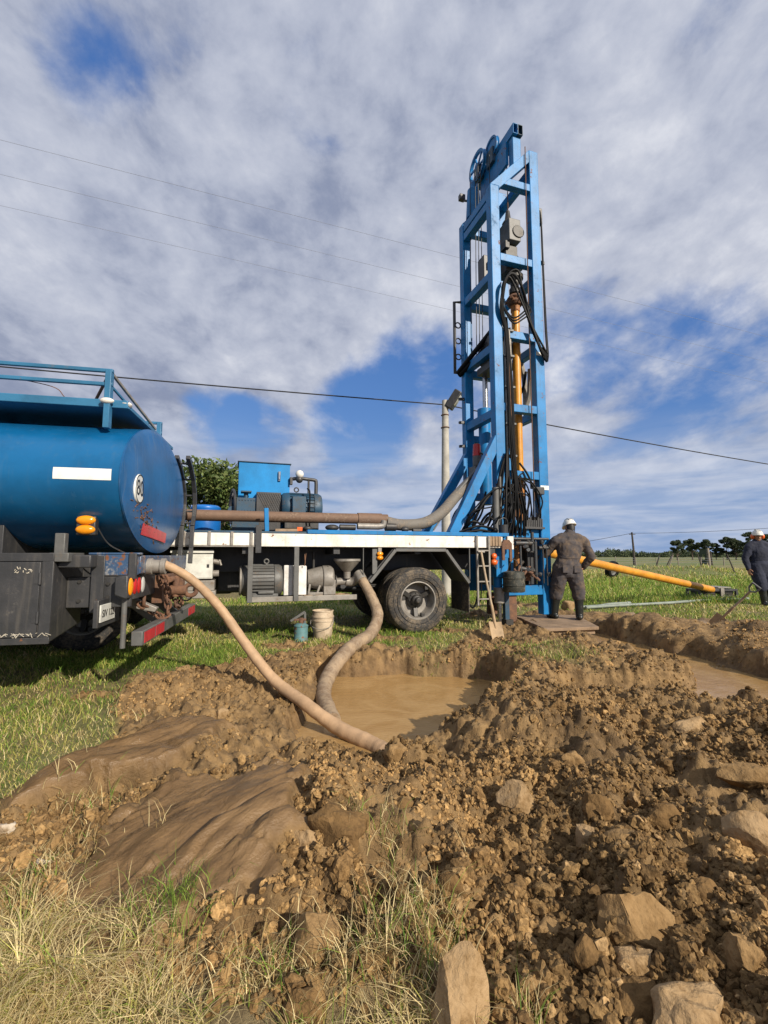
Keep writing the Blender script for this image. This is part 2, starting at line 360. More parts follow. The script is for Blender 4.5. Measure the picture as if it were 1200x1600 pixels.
BLOBS = [(1.05, 3.38, .55, .42, .15, .21), (2.0, 3.5, .9, .45, -.1, .12), (2.3, 2.3, 1.1, .7, .2, .12), (-.12, 3.40, .62, .50, 0, -.17),
         (-2.0, 4.3, .6, .5, .2, .07), (-1.05, 4.15, .45, .4, 0, -.10), (-1.5, 3.1, .5, .6, .5, .04), (1.95, 5.35, .62, .46, -.25, .22), (2.75, 5.15, .35, .35, 0, .12), (1.55, 4.75, .3, .25, 0, .10),
         (1.3, 1.35, .8, .4, .1, .06), (5.1, 6.4, .9, 1.3, .45, .26), (4.15, 7.7, .55, .5, .3, .20), (5.0, 5.0, .55, .8, .2, .20), (2.9, 3.05, .7, .4, 0, .10), (3.6, 2.9, .8, .8, 0, .12),
         (1.45, 4.4, .2, .3, 0, .07), (-1.05, 2.75, .12, .15, .4, .06), (-.45, 2.15, .35, .3, 0, .05)]
def zones(x, y):
    w = .10*fbm(x*2.2, y*2.2, 4, 5) + .16*fbm(x*.8, y*.8, 2, 9)
    sd = polysd(x, y, DIRT) + w*np.clip(y*.35, .5, 1.6)
    dirt = sst(-sd, -.05, .10)
    # thin lawn left standing inside the churned ground, and bare scrapes in the lawn
    for cx, cy, s in ((*gp(790, 1022), .5), (*gp(720, 1025), .35), (*gp(870, 1042), .25), (*gp(130, 1250), .10)):
        dirt = dirt*(1-.75*np.exp(-(((x-cx)/(s*1.5))**2+((y-cy)/s)**2))*sst(w, -.04, .05))
    for cx, cy, s in ((*gp(140, 1092), .16), (*gp(240, 1065), .2), (*gp(700, 985), .3), (*gp(760, 960), .5), (*gp(830, 945), .6), (*gp(450, 1010), .25), (*gp(620, 1000), .25)):
        dirt = np.maximum(dirt, sst(np.exp(-(((x-cx)/(s*1.5))**2+((y-cy)/s)**2))+w*1.2, .38, .6))
    mud = np.zeros_like(x)
    for P, wd in ((FLOW1, .29), (FLOW2, .19), (FLOW3, .13)):
        d, t = pathd(x, y, P)
        mud = np.maximum(mud, sst(-(d - wd*(.75+.5*np.sin(np.pi*np.clip(t, .02, 1))) + .18*fbm(x*5, y*5, 4, 31)), -.035, .035))
    return dirt, mud, sd, w
def H(x, y, detail=True):
    x = np.asarray(x, float); y = np.asarray(y, float)
    dirt, mud, sd, w = zones(x, y)
    r = np.hypot(x, y)
    h = .05*fbm(x*.5, y*.5, 3, 1)*np.clip(r/4, .3, 1) + .012*fbm(x*3, y*3, 3, 2)
    h = h + sst(r, 22, 60)*.5*fbm(x*.03, y*.03, 3, 3) - sst(r, 15, 60)*.1
    h = h + .55*np.exp(-((y-27-.12*x)/1.3)**2)*sst(x, 13, 16)*sst(-x, -23, -20)
    up = np.zeros_like(x)
    for cx, cy, sx, sy, a, hh in BLOBS:
        dx = x-cx; dy = y-cy; u = dx*math.cos(a)+dy*math.sin(a); v = -dx*math.sin(a)+dy*math.cos(a)
        up = up + hh*np.exp(-(u/sx)**2-(v/sy)**2)
    h = h + up*sst(dirt, 0, .6) + dirt*.02
    rough = dirt*(1-mud)
    bank = sst(x, 3.7, 4.3)*sst(y, 4.2, 5)                 # smoother slurry bank beyond the ditch
    h = h + rough*.055*fbm(x*3.1, y*3.1, 4, 15)*(1-.3*bank)
    if detail:
        near = rough*(1-.35*bank)
        h = h + near*(.055*lumps(x+.06*fbm(x*8, y*8, 2, 50), y+.06*fbm(x*8, y*8, 2, 55), .24, 60, .4) + .046*lumps(x+.02*fbm(x*20, y*20, 2, 51), y, .11, 70, .65) + .032*lumps(x, y, .06, 80, .8) - .045)
        fine = sst(-np.hypot(x-.4, y-2.8), -4.5, -3)
        h = h + near*fine*(.018*lumps(x, y, .034, 90, .85))
        h = h + near*(.03*fbm(x*14, y*14, 3, 17) + .07*fbm(x*4.5, y*4.5, 3, 18)) + rough*bank*.10*fbm(x*2.6, y*2.6, 4, 19)
        # sluggish folds in the wet slurry, running down the flow
        fx = x*.866 - y*.5; fl = x*.5 + y*.866
        def ridged(a, b, k, o=3):
            r = 0; w = 1.
            for i in range(o): r = r + w*np.abs(2.2*vnoise(a, b, k+i))**.8; a = a*2.1+3.3; b = b*1.9+1.7; w *= .45
            return r
        wx = .16*fbm(fx*4, fl*2.2, 3, 40); wl = .3*fbm(fx*3, fl*3, 3, 43)
        fold = .036*ridged((fx+wx)*6.5, (fl+wl)*1.35, 140) + .012*ridged((fx+wx)*20, (fl+wl)*4, 150, 2)
        h = h + mud*(.03 + .06*fbm(x*2.4, y*2.4, 3, 47) + fold)
    # digging: pond, ditch, side runnel
    def carve(h, d, depth, edge=.16):
        return np.where(d < edge, np.minimum(h, depth + (np.maximum(h, depth)-depth)*sst(d, -.02, edge)), h)
    dp = polysd(x, y, POND) + .13*fbm(x*4, y*4, 4, 20)
    h = carve(h, dp, -.6, .25)
    d, t = pathd(x, y, STREAM); wd = .15 + .17*t
    h = carve(h, d - wd + .2*fbm(x*3.5, y*3.5, 4, 22), -.4, .30)
    d, t = pathd(x, y, SIDE); h = carve(h, d - .05 + .06*fbm(x*6, y*6, 3, 23), -.3, .22)
    d, t = pathd(x, y, SLIP); h = carve(h, d - .11 + .12*fbm(x*5, y*5, 3, 24), -.25, .2)
    d = polysd(x, y, PUD); h = carve(h, d + .12*fbm(x*5, y*5, 3, 25), -.22, .2)
    return h
def hz(x, y, detail=False): return float(H(np.array([x]), np.array([y]), detail)[0])
def axis(lo, hi, f, g, turn, end_lo, end_hi):
    a = list(np.arange(lo, hi, f)); s = f; v = a[-1]
    while v < end_hi: s *= g if v < turn[1] else 1.12; v += s; a.append(v)
    s = f; v = a[0]; b = []
    while v > end_lo: s *= g if v > turn[0] else 1.12; v -= s; b.append(v)
    return np.array(b[::-1] + a)
def build_ground():
    X = axis(-2.0, 2.6, .0115, 1.014, (-9, 12), -2500, 2500); Y = axis(.8, 4.4, .0115, 1.014, (-1, 14), -60, 3000)
    gx, gy = np.meshgrid(X, Y); h = H(gx, gy); nx, ny = len(X), len(Y)
    V = np.stack([gx, gy, h], -1).reshape(-1, 3)
    i = np.arange(nx*ny).reshape(ny, nx)
    F = np.stack([i[:-1, :-1], i[:-1, 1:], i[1:, 1:], i[1:, :-1]], -1).reshape(-1, 4)
    dirt, mud, sd, w = zones(gx, gy)
    wet = np.clip(sst(-h, .04, .13)*dirt, 0, 1)
    d, _ = pathd(gx, gy, [gp(1000, 962), gp(1100, 975), gp(1300, 995)]); pale = sst(-(d + .3*w), -.35, -.1)*dirt
    # material
    m = bpy.data.materials.new('earth_and_turf'); m.use_nodes = True; t = m.node_tree; b = t.nodes['Principled BSDF']
    a = N(t, 'ShaderNodeAttribute', attribute_name='zone'); s = N(t, 'ShaderNodeSeparateColor', ins={0: a.outputs[0]}); D, MU, WT = s.outputs
    PL = a.outputs['Alpha']
    c = N(t, 'ShaderNodeTexCoord').outputs['Object']
    nz = lambda sc, de=8., ro=.6: N(t, 'ShaderNodeTexNoise', ins={'Vector': c, 'Scale': sc, 'Detail': de, 'Roughness': ro}).outputs[0]
    n1, n2, n3, n4 = nz(1.1), nz(9), nz(45), nz(.35, 5)
    earth = MIX(t, smooth(t, n2, .34, .66), (.135, .081, .031), (.31, .195, .082))
    earth = MIX(t, M(t, 'MULTIPLY', smooth(t, n1, .5, .68), .6), earth, (.092, .055, .023))
    earth = MIX(t, M(t, 'MULTIPLY', smooth(t, n3, .58, .72), .55), earth, (.34, .215, .105))
    slurry = MIX(t, smooth(t, n2, .3, .7), (.130, .075, .028), (.185, .110, .044))
    turf = MIX(t, smooth(t, n2, .35, .65), (.10, .085, .03), (.24, .19, .08))
    turf = MIX(t, smooth(t, n4, .42, .62), turf, (.13, .15, .036))
    far = MIX(t, smooth(t, nz(.09, 6.), .42, .6), (.105, .135, .032), (.185, .165, .062))
    pos = N(t, 'ShaderNodeSeparateXYZ', ins={0: c}).outputs[1]
    turf = MIX(t, smooth(t, pos, 2.7, 1.9), turf, MIX(t, smooth(t, n2, .35, .65), (.12, .085, .04), (.26, .20, .10)))
    turf = MIX(t, smooth(t, pos, 14., 34.), turf, far)
    col = MIX(t, D, turf, earth); col = MIX(t, MU, col, slurry)
    col = MIX(t, M(t, 'MULTIPLY', WT, .5), col, (.14, .080, .030))
    col = MIX(t, M(t, 'MULTIPLY', PL, .8), col, (.25, .19, .14))
    rg = M(t, 'SUBTRACT', .92, M(t, 'ADD', M(t, 'MULTIPLY', MU, M(t, 'ADD', .42, M(t, 'MULTIPLY', smooth(t, n1, .4, .6), .24))), M(t, 'MULTIPLY', WT, .4)))
    bh = M(t, 'ADD', M(t, 'MULTIPLY', nz(28, 9., .7), 1.), M(t, 'MULTIPLY', nz(130, 6., .6), .35))
    bs = M(t, 'MULTIPLY', M(t, 'SUBTRACT', 1., M(t, 'MULTIPLY', MU, .55)), .9)
    mpf = N(t, 'ShaderNodeMapping', ins={0: N(t, 'ShaderNodeMapping', ins={0: c, 2: (0, 0, R(30))}).outputs[0], 3: (1., .28, 1)}).outputs[0]
    rip = N(t, 'ShaderNodeTexNoise', ins={'Vector': mpf, 'Scale': 26., 'Detail': 6., 'Roughness': .55, 'Distortion': .9}).outputs[0]
    bh = M(t, 'ADD', bh, M(t, 'MULTIPLY', MU, M(t, 'MULTIPLY', rip, 1.6)))
    bp = N(t, 'ShaderNodeBump', ins={'Strength': bs, 'Distance': .03, 'Height': bh}).outputs[0]
    for k, v in (('Base Color', col), ('Roughness', rg), ('Normal', bp)): t.links.new(v, b.inputs[k])
    b.inputs['Specular IOR Level'].default_value = .5
    o = np_mesh('ground', V, [F], m, smooth=True)
    at = o.data.color_attributes.new('zone', 'FLOAT_COLOR', 'POINT')
    z = np.stack([dirt, mud, wet, pale], -1).reshape(-1, 4).astype(np.float32); at.data.foreach_set('color', z.ravel())
    return tag(o, 'churned brown earth around the pit with grassy field beyond', None, None, 'structure')
build_ground()
def water_mat():
    m = bpy.data.materials.new('muddy_water'); m.use_nodes = True; t = m.node_tree; b = t.nodes['Principled BSDF']
    c = N(t, 'ShaderNodeTexCoord').outputs['Object']
    n = N(t, 'ShaderNodeTexNoise', ins={'Vector': c, 'Scale': 2.2, 'Detail': 6., 'Distortion': 1.6}).outputs[0]
    mp = N(t, 'ShaderNodeMapping', ins={0: c, 2: (0, 0, .5), 3: (1., 3.4, 1)}).outputs[0]
    r = N(t, 'ShaderNodeTexNoise', ins={'Vector': mp, 'Scale': 7., 'Detail': 5., 'Distortion': 2.0}).outputs[0]
    col = MIX(t, smooth(t, n, .35, .65), (.31, .185, .070), (.37, .235, .10))
    bp = N(t, 'ShaderNodeBump', ins={'Strength': .35, 'Distance': .02, 'Height': r}).outputs[0]
    t.links.new(col, b.inputs['Base Color']); t.links.new(bp, b.inputs['Normal'])
    b.inputs['Roughness'].default_value = .07; b.inputs['IOR'].default_value = 1.33
    return m
WATER = water_mat()
def water(P, z, lab, grow=.3):
    cx = sum(p[0] for p in P)/len(P); cy = sum(p[1] for p in P)/len(P)
    mb = MB(); mb.add([(cx+(p[0]-cx)*(1+grow), cy+(p[1]-cy)*(1+grow), z) for p in P], [tuple(range(len(P)))])
    return tag(obj('water', mb, WATER, smooth=False), lab, None, None, 'structure')
water(POND, -.25, 'brown muddy water filling the dug pit')
def strip(P, wd, z, lab):
    mb = MB(); L = []; Rr = []
    for i, p in enumerate(P):
        a = Vector(P[max(i-1, 0)]); b = Vector(P[min(i+1, len(P)-1)]); n = (b-a).normalized(); n = Vector((-n.y, n.x))
        L.append((p[0]+n.x*wd, p[1]+n.y*wd, z)); Rr.append((p[0]-n.x*wd, p[1]-n.y*wd, z))
    k = len(P); mb.add(L+Rr, [(i, i+1, k+i+1, k+i) for i in range(k-1)])
    return tag(obj('water', mb, WATER, smooth=False), lab, None, None, 'structure')
strip(STREAM + [gp(1420, 1150, -.14), gp(1700, 1230, -.14)], 1.15, -.14, 'muddy water running along the ditch from the rig')
strip(SIDE, .3, -.2, 'small pool of brown water between the clod heaps')
strip([gp(1085, 1132, -.146)] + SLIP, .62, -.146, 'shallow grey puddle at the edge of the spoil')

# ------------------------------------------------------------------ shared vehicle pieces
def text_part(name, body, size, mat, parent, loc, rot, depth=.003):
    cu = bpy.data.curves.new(name, 'FONT'); cu.body = body; cu.size = size; cu.extrude = depth; cu.align_x = 'CENTER'; cu.align_y = 'CENTER'
    cu.materials.append(mat); o = bpy.data.objects.new(name, cu); COL.objects.link(o); me = bpy.data.meshes.new_from_object(o.evaluated_get(bpy.context.evaluated_depsgraph_get())); bpy.data.objects.remove(o)
    me.materials.clear(); me.materials.append(mat); o = bpy.data.objects.new(name, me); COL.objects.link(o); o.parent = parent; o.location = loc; o.rotation_euler = rot
    return o
def wheel(parent, x, y0, y1, Rr=.505, outer=-1, hub=True, name='wheel'):
    """axis along local y, outer face at y0 (towards -y when outer=-1)."""
    z = Rr - .005; w = y1-y0; f = y0 if outer < 0 else y1; s = 1 if outer < 0 else -1
    e = thing(name, None, None, (x, f, z)); e.parent = parent
    prof = [(.285, .055), (.30, .02), (.33, .012), (.385, -.004), (.43, .0), (.462, .014), (.478, .02), (.488, .03), (.503, .05), (.507, .075), (.507, w-.075), (.503, w-.05), (.47, w-.02), (.385, w), (.30, w-.02), (.285, w-.05)]
    mb = MB(); mb.lathe([(r, h) for r, h in prof], (0, 0, 0), (0, s, 0), 64)
    for k in range(4):                                     # circumferential rings standing off the tread
        hh = .08 + (w-.16)*(k+.0)/3.; mb.lathe([(.502, hh-.016), (.513, hh-.013), (.513, hh+.013), (.502, hh+.016)], (0, 0, 0), (0, s, 0), 64)
    for rr in (.415, .352): mb.lathe([(rr-.006, .004), (rr-.003, -.009), (rr+.003, -.009), (rr+.006, .004)], (0, 0, 0), (0, s, 0), 64)
    obj('tyre', mb, RUBBER, e)
    mb = MB(); mb.lathe([(.29, .055), (.297, .02), (.283, .018), (.272, .03), (.262, .09), (.25, .15), (.23, .20), (.0, .205)], (0, 0, 0), (0, s, 0), 48)
    obj('rim', mb, GREYL, e)
    if hub:
        mb = MB(); mb.lathe([(.0, .0), (.035, .0), (.045, .01), (.05, .05), (.075, .06), (.085, .075), (.085, .12), (.125, .14), (.14, .17), (.14, .22)], (0, 0, 0), (0, s, 0), 28)
        for k in range(8):
            a = 2*math.pi*k/8; c = (math.cos(a)*.108, .115*s, math.sin(a)*.108); mb.cyl(c, (c[0], .15*s, c[2]), .014, seg=6)
        for k in range(3):
            a = 2*math.pi*k/3+.5; mb.beam((math.cos(a)*.1, .17*s, math.sin(a)*.1), (math.cos(a)*.265, .12*s, math.sin(a)*.265), .07, .05, (0, 1, 0))
        for k in range(3):
            a = 2*math.pi*k/3+.9; mb.box(math.cos(a)*.245-.03, math.cos(a)*.245+.03, min(.05*s, .11*s), max(.05*s, .11*s), math.sin(a)*.245-.03, math.sin(a)*.245+.03)
        obj('hub', mb, STEELD, e, .006)
    return e

# ------------------------------------------------------------------ tanker truck (rear end enters from the frame edge)
TK = thing('tanker_truck', 'blue tanker truck with an 80 disc on its tank end and red striped bumper', 'tanker truck', (-2.03, 3.8, 0), R(12))
TC, TZ, TA, TB, TX = 1.2, 1.862, 1.18, .632, -.17
def ell(t, k=1.): return (TC + TA*k*math.cos(t), TZ + TB*k*math.sin(t))
def dish(y, z): return TX+float(np.interp(math.hypot((y-TC)/TA, (z-TZ)/TB), (0, .45, .75, .93, .985), (.088, .08, .062, .04, .022)))
def build_tanker():
    n = 72
    mb = MB(); prof = []
    for k in range(n):
        t = 2*math.pi*k/n; prof.append(ell(t))
    xs = (-6.2, -4.1, -4.095, -2.2, -2.195, TX-.012, TX)
    vs = [(x, p[0], p[1]) for x in xs for p in prof]
    mb.add(vs, [(i*n+k, i*n+(k+1) % n, (i+1)*n+(k+1) % n, (i+1)*n+k) for i in range(len(xs)-1) for k in range(n)])
    tank = obj('tank', mb, TANKB, TK)
    mb = MB(); rings = [(1.006, 0), (1.008, .016), (.985, .022), (.93, .04), (.75, .062), (.45, .08), (.0, .088)]
    vs = [(TX+d, *ell(2*math.pi*k/n, s)) for s, d in rings for k in range(n)]
    mb.add(vs, [(i*n+k, i*n+(k+1) % n, (i+1)*n+(k+1) % n, (i+1)*n+k) for i in range(len(rings)-1) for k in range(n)])
    end = obj('tank_end', mb, TANKE, TK)
    # speed disc, readable from behind
    yc, zc = .36, 1.80
    mb = MB(); mb.lathe([(0, .012), (.132, .012), (.135, .006), (.135, -.03)], (TX+.055, yc, zc), (1, .0, 0), 40)
    dsc = obj('speed_disc', mb, TAPE, end)
    mb = MB(); mb.lathe([(.121, .012), (.121, .0145), (.130, .0145), (.130, .012)], (TX+.055, yc, zc), (1, 0, 0), 40); obj('disc_ring', mb, NUMB, dsc)
    text_part('number', '80', .20, NUMB, dsc, (TX+.068, yc, zc), (math.pi/2, 0, math.pi/2), .002)
    # scratched, rusty gouges around the disc and the red reflector
    rg = random.Random(3); mb = MB()
    for k in range(70):
        y = .34+rg.gauss(.16, .22); z = 1.60+rg.gauss(-.02, .07)-(y-.4)*.12
        s = math.hypot((y-TC)/TA, (z-TZ)/TB)
        if s > .93: continue
        d = dish(y, z)-TX+.012; a = rg.uniform(-.9, .9); l = rg.uniform(.015, .06)
        mb.beam((TX+d-.010, y, z), (TX+d-.010, y+l*math.cos(a), z+l*math.sin(a)), .006, rg.uniform(.005, .016), (1, 0, 0))
    obj('rust_marks', mb, RUST, end)
    mb = MB(); n2 = 8; vs = []
    for k in range(n2+1):
        y = .52+.80*k/n2
        for z in (1.395-.0, 1.50): vs.append((dish(y, z)+.006, y, z-.06*(k/n2)))
    mb.add(vs, [(2*k, 2*k+2, 2*k+3, 2*k+1) for k in range(n2)]); obj('red_reflector', mb, REDR, end)
    # white tape on the flank, following its curve
    mb = MB(); vs = []
    for i in range(6):
        t = math.pi - .075 + .15*(1-i/5); x0, x1 = -.66, -.23
        y, z = ell(t, 1.003)
        vs += [(x0, y, z+.005), (x1, y, z+.005)]
    mb.add(vs, [(2*i, 2*i+1, 2*i+3, 2*i+2) for i in range(5)]); obj('white_reflector', mb, TAPE, tank)
    # side lamp: two amber lenses hanging from a small bracket
    t = math.pi+.60; y, z = ell(t); x = -.46
    y -= .0
    mb = MB(); mb.box(x-.055, x+.055, y-.05, y+.12, z+.06, z+.13); mb.box(x-.04, x+.04, y-.035, y+.02, z-.02, z+.07); br = obj('lamp_bracket', mb, GREYM, TK, .008)
    mb = MB(); mb.box(x-.075, x+.075, y-.045, y+.03, z-.135, z+.03); lamp = obj('side_lamp', mb, BLACKP, TK, .012)
    for dz in (-.008, -.088):
        mb = MB(); mb.ball((x, y-.045, z+dz-.0), (.076, .034, .040), 20, 12); obj('lens', mb, AMBER, lamp)
    mb = MB(); mb.tube(cr([(x+.06, y, z-.04), (x+.13, y+.1, z-.2), (x+.25, y+.2, z-.29)]), .006, 6); obj('lamp_cable', mb, BLACKP, lamp)
    # walkway over the tank and its railing
    y0, y1, xr = .36, 2.05, -.23
    mb = MB(); mb.box(-6.2, xr, y0, y1, 2.535, 2.57); obj('walkway', mb, RAILB, TK, .004)
    mb = MB(); mb.box(-6.2, xr-.002, y0-.035, y0-.001, 2.528, 2.60); obj('walkway_edge', mb, RAILB, TK, .005)
    for yy in (y0, y1):
        for x in (xr-.16, -2.0, -3.8):
            mb = MB(); mb.beam((x, yy-.045, 2.33 if yy < 1 else 2.35), (x, yy-.045, 2.865), .075, .05, (1, 0, 0)); obj('railing_post', mb, RAILB, TK, .004)
        for z in (2.86, 2.735):
            mb = MB(); mb.beam((-6.2, yy-.045, z), (xr-.13, yy-.045, z), .035, .032); obj('railing_bar', mb, RAILB, TK, .004)
    mb = MB(); mb.ball((xr-.16, y0-.075, 2.575), (.06, .03, .028), 10, 6); mb.ball((xr-.03, y0+.02, 2.575), (.05, .06, .03), 10, 6); obj('filler_paint', mb, WHITE, TK)
    mb = MB(); mb.beam((xr-.16, y0-.03, 2.86), (xr-.02, y1-.75, 2.60), .024, .024); obj('rear_brace', mb, GREYL, TK, .003)
    mb = MB(); mb.beam((xr-.16, y0-.03, 2.74), (xr-.05, y0+.38, 2.59), .02, .02); obj('rear_brace', mb, RAILB, TK, .003)
    mb = MB(); mb.beam((xr-.18, y0-.0, 2.85), (xr-.46, y0+.35, 2.58), .022, .022); obj('inner_brace', mb, RUST, TK, .003)
    mb = MB(); mb.tube(cr([(-6, y0-.03, 2.86), (-3, y0-.05, 2.80), (-1.6, y0-.03, 2.77), (-.9, y0-.02, 2.70), (-.75, y0, 2.6)]), .004, 5); obj('wire', mb, RUST, TK)
    # narrow ladder hugging the far rear shoulder
    mb = MB()
    for dx in (.15, .02):
        P = [ (TX-.0+dx, *ell(R(a), 1.07)) for a in (56, 44, 30, 16, 2, -12, -24)] + [(TX+dx, ell(R(-24), 1.07)[0]-.03, 1.30), (TX+dx, ell(R(-24), 1.07)[0]-.07, 1.10)]
        for p, q in zip(P[:-1], P[1:]): mb.beam(p, q, .05, .05, (1, 0, 0))
    lad = obj('ladder', mb, BLACKP, TK, .004)
    for a in (48, 30, 12, -6, -20):
        mb = MB(); p = ell(R(a), 1.07); mb.cyl((TX+.15, *p), (TX+.02, *p), .012, seg=8); obj('rung', mb, BLACKP, lad)
    # chassis
    mb = MB(); mb.box(-6.2, -.2, .80, .88, .92, 1.16); mb.box(-6.2, -.2, 1.55, 1.63, .92, 1.16); obj('chassis_rail', mb, BLACKP, TK, .01)
    for x in (-1.2, -2.6):
        mb = MB(); mb.prism([(.3, 1.17), (2.1, 1.17), (2.1, 1.55), (1.8, 1.33), (.6, 1.33), (.3, 1.55)], 0, x, x+.08); obj('tank_cradle', mb, BLACKP, TK, .006)
    mb = MB(); mb.box(-.42, -.06, .22, .30, 1.03, 1.21); mb.box(-.10, -.05, .30, 2.2, 1.04, 1.20); mb.box(-.44, -.04, .215, .32, 1.205, 1.225); obj('rear_sill', mb, pm('chipped_sill_paint', (.035, .075, .15), .35, rust=.9, amt=.5, scale=6, dirt=(.35, .33, .29), streak=.6), TK, .008)
    mb = MB(); mb.box(-.40, -.30, .19, .205, .72, 1.20); mb.box(-.12, -.06, .20, .24, 1.0, 1.22); obj('sill_strap', mb, BLACKP, TK, .004)
    mb = MB(); mb.box(-.60, -.10, .24, .28, .76, 1.02); mb.box(-.13, -.09, .28, .95, .82, 1.02); obj('lamp_panel', mb, BLACKP, TK, .008)
    for (x, z) in ((-.5, .98), (-.5, .82), (-.28, .96), (-.28, .85)):
        mb = MB(); mb.cyl((x, .225, z), (x, .245, z), .016, seg=6); obj('bolt', mb, STEELD, TK)
    # tail lamps
    for yy in (.14, 1.78):
        mb = MB(); mb.prism([(-.20, .87), (-.20, 1.02), (-.115, 1.035), (-.095, 1.03), (-.095, .84), (-.115, .835)], 1, yy-.01, yy+.47); tl = obj('tail_lamp', mb, BLACKP, TK, .012)
        for k, m_ in enumerate((AMBER, REDL, REDL, CLEARL)):
            c = yy+.055+.112*k; mb = MB(); mb.ball((-.093, c, .935), (.019, .052, .076), 16, 10); obj('lens', mb, m_, tl)
    # number plate
    mb = MB(); mb.box(-.262, -.250, -.10+.12, .12+.22, .66, .80); pl = obj('licence_plate', mb, CREAM, TK, .003)
    text_part('plate_text', 'SIV 122', .085, NUMB, pl, (-.248, .18, .725), (math.pi/2, 0, math.pi/2), .001)
    mb = MB(); mb.box(-.30, -.263, .0, .5, .62, .84); obj('plate_holder', mb, BLACKP, TK, .004)
    mb = MB(); mb.cyl((-.14, .22, .84), (-.14, .22, .42), .022, seg=12); obj('support_rod', mb, GREYM, TK)
    # underrun bar with red reflectors
    mb = MB(); mb.box(-.04, .05, .09, 2.38, .455, .575); bp = obj('bumper', mb, GREYM, TK, .008)
    for a, b in ((.14, .46), (.5, .78), (1.95, 2.12), (2.16, 2.33)):
        mb = MB(); mb.box(.050, .054, a, b, .47, .56); obj('red_reflector', mb, REDR, bp)
    for yy in (.95, 1.6):
        mb = MB(); mb.beam((-.55, yy, .95), (-.02, yy, .53), .10, .07, (0, 1, 0)); obj('bumper_arm', mb, GREYM, TK, .006)
    mb = MB(); mb.prism([(-.35, .86), (.0, .70), (-.02, .66), (-.40, .74)], 1, .70, .78); obj('bracket', mb, GREYL, TK, .006)
    # coupling and safety chains
    mb = MB(); mb.box(-.12, -.02, .95, 1.5, .72, 1.0); mb.cyl((-.02, 1.22, .83), (.16, 1.22, .83), .055, seg=14); mb.torus((.20, 1.22, .83), (0, 1, 0), .06, .025); mb.cyl((.02, 1.05, .95), (.02, 1.6, .95), .03); mb.cyl((.05, 1.22, .76), (.05, 1.22, .98), .035); mb.box(-.02, .1, 1.3, 1.42, .86, .97)
    obj('tow_coupling', mb, RUST, TK, .006)
    def chain(P, Rr=.036, r=.011):
        P = cr(P, 12); L = [0]
        for a, b in zip(P[:-1], P[1:]): L.append(L[-1]+(b-a).length)
        mb = MB(); s = 0.; k = 0
        while s < L[-1]:
            i = max(j for j in range(len(L)) if L[j] <= s); i = min(i, len(P)-2); d = (P[i+1]-P[i]).normalized(); c = P[i]+d*(s-L[i])
            side = d.cross(Vector((1, 0, 0)) if abs(d.x) < .9 else Vector((0, 1, 0))).normalized(); ax = side if k % 2 else d.cross(side)
            # oval link: long axis along the chain
            b_ = ax.cross(d).normalized(); vs = []; sg, ns = 14, 6
            for u in range(sg):
                t = 2*math.pi*u/sg; dd = d*math.cos(t)*1.35+b_*math.sin(t)*.8; d1 = d*math.cos(t)+b_*math.sin(t)
                for v in range(ns): w = 2*math.pi*v/ns; vs.append(c+dd*Rr+d1*math.cos(w)*r+ax*math.sin(w)*r)
            mb.add(vs, [(u*ns+v, ((u+1) % sg)*ns+v, ((u+1) % sg)*ns+(v+1) % ns, u*ns+(v+1) % ns) for u in range(sg) for v in range(ns)])
            s += Rr*1.75; k += 1
        obj('chain', mb, RUST, TK)
    chain([(.0, .86, 1.02), (.04, .87, .9), (.05, .88, .76), (.05, .9, .62), (-.0, .86, .60), (-.08, .75, .68), (-.14, .66, .74)])
    chain([(.0, 1.5, .96), (.04, 1.52, .85), (.05, 1.5, .72), (.05, 1.42, .64), (.04, 1.32, .66), (.03, 1.28, .76)])
    mb = MB(); mb.torus((-.12, .70, .78), (1, .3, 0), .06, .016); obj('shackle', mb, RUST, TK)
    mb = MB(); mb.tube(cr([(-.05, 1.55, .88), (.02, 1.65, .70), (.0, 1.78, .60), (-.04, 1.95, .66), (-.08, 2.02, .85)]), .012, 8); obj('air_line', mb, BLACKP, TK)
    # outlet pipe
    mb = MB(); mb.cyl((-.35, .52, 1.10), (.02, .52, 1.10), .055, seg=18); mb.lathe([(.055, 0), (.075, .0), (.075, .05), (.062, .055), (.062, .12), (.075, .125), (.075, .165), (.05, .17)], (-.06, .52, 1.10), (1, 0, 0), 20); obj('outlet_pipe', mb, GREYL, TK, .002)
    # tool box
    x0, x1 = -1.75, -.60
    mb = MB(); mb.prism([(0, 1.215), (.56, 1.215), (.56, .60), (.0, .52)], 0, x0, x1); bx = obj('tool_box', mb, BLACKP, TK, .012)
    mb = MB()
    mb.box(x0-.02, x1+.004, -.012, -.001, 1.155, 1.22); mb.box(x0, x1+.004, -.012, -.001, .515, .565); mb.box(x1-.075, x1+.004, -.0115, -.0015, .565, 1.155); obj('box_frame', mb, BLACKP, bx, .003)
    mb = MB(); mb.box(x0, x1-.085, -.016, -.001, .572, 1.148); dr = obj('box_door', mb, BLACKP, bx, .003)
    for z in (.72, 1.02):
        mb = MB(); mb.cyl((x1-.082, -.02, z-.045), (x1-.082, -.02, z+.045), .010, seg=10); mb.box(x1-.125, x1-.085, -.02, -.0165, z-.04, z+.04); obj('hinge', mb, BLACKP, dr)
    mb = MB(); rr = random.Random(5)
    for k in range(16):
        xx = -.86+rr.uniform(0, .13); zz = 1.06+rr.uniform(0, .035); a = rr.uniform(0, 3); l = rr.uniform(.006, .024)
        mb.beam((xx, -.0165, zz), (xx+l*math.cos(a), -.0165, zz+l*math.sin(a)), .003, .011, (0, 1, 0))
    for k in range(26):
        xx = rr.uniform(-.95, -.62); mb.beam((xx, -.0165, .585+rr.uniform(-.02, .02)), (xx+rr.uniform(.01, .04), -.0165, .585+rr.uniform(-.02, .02)), .003, .004, (0, 1, 0))
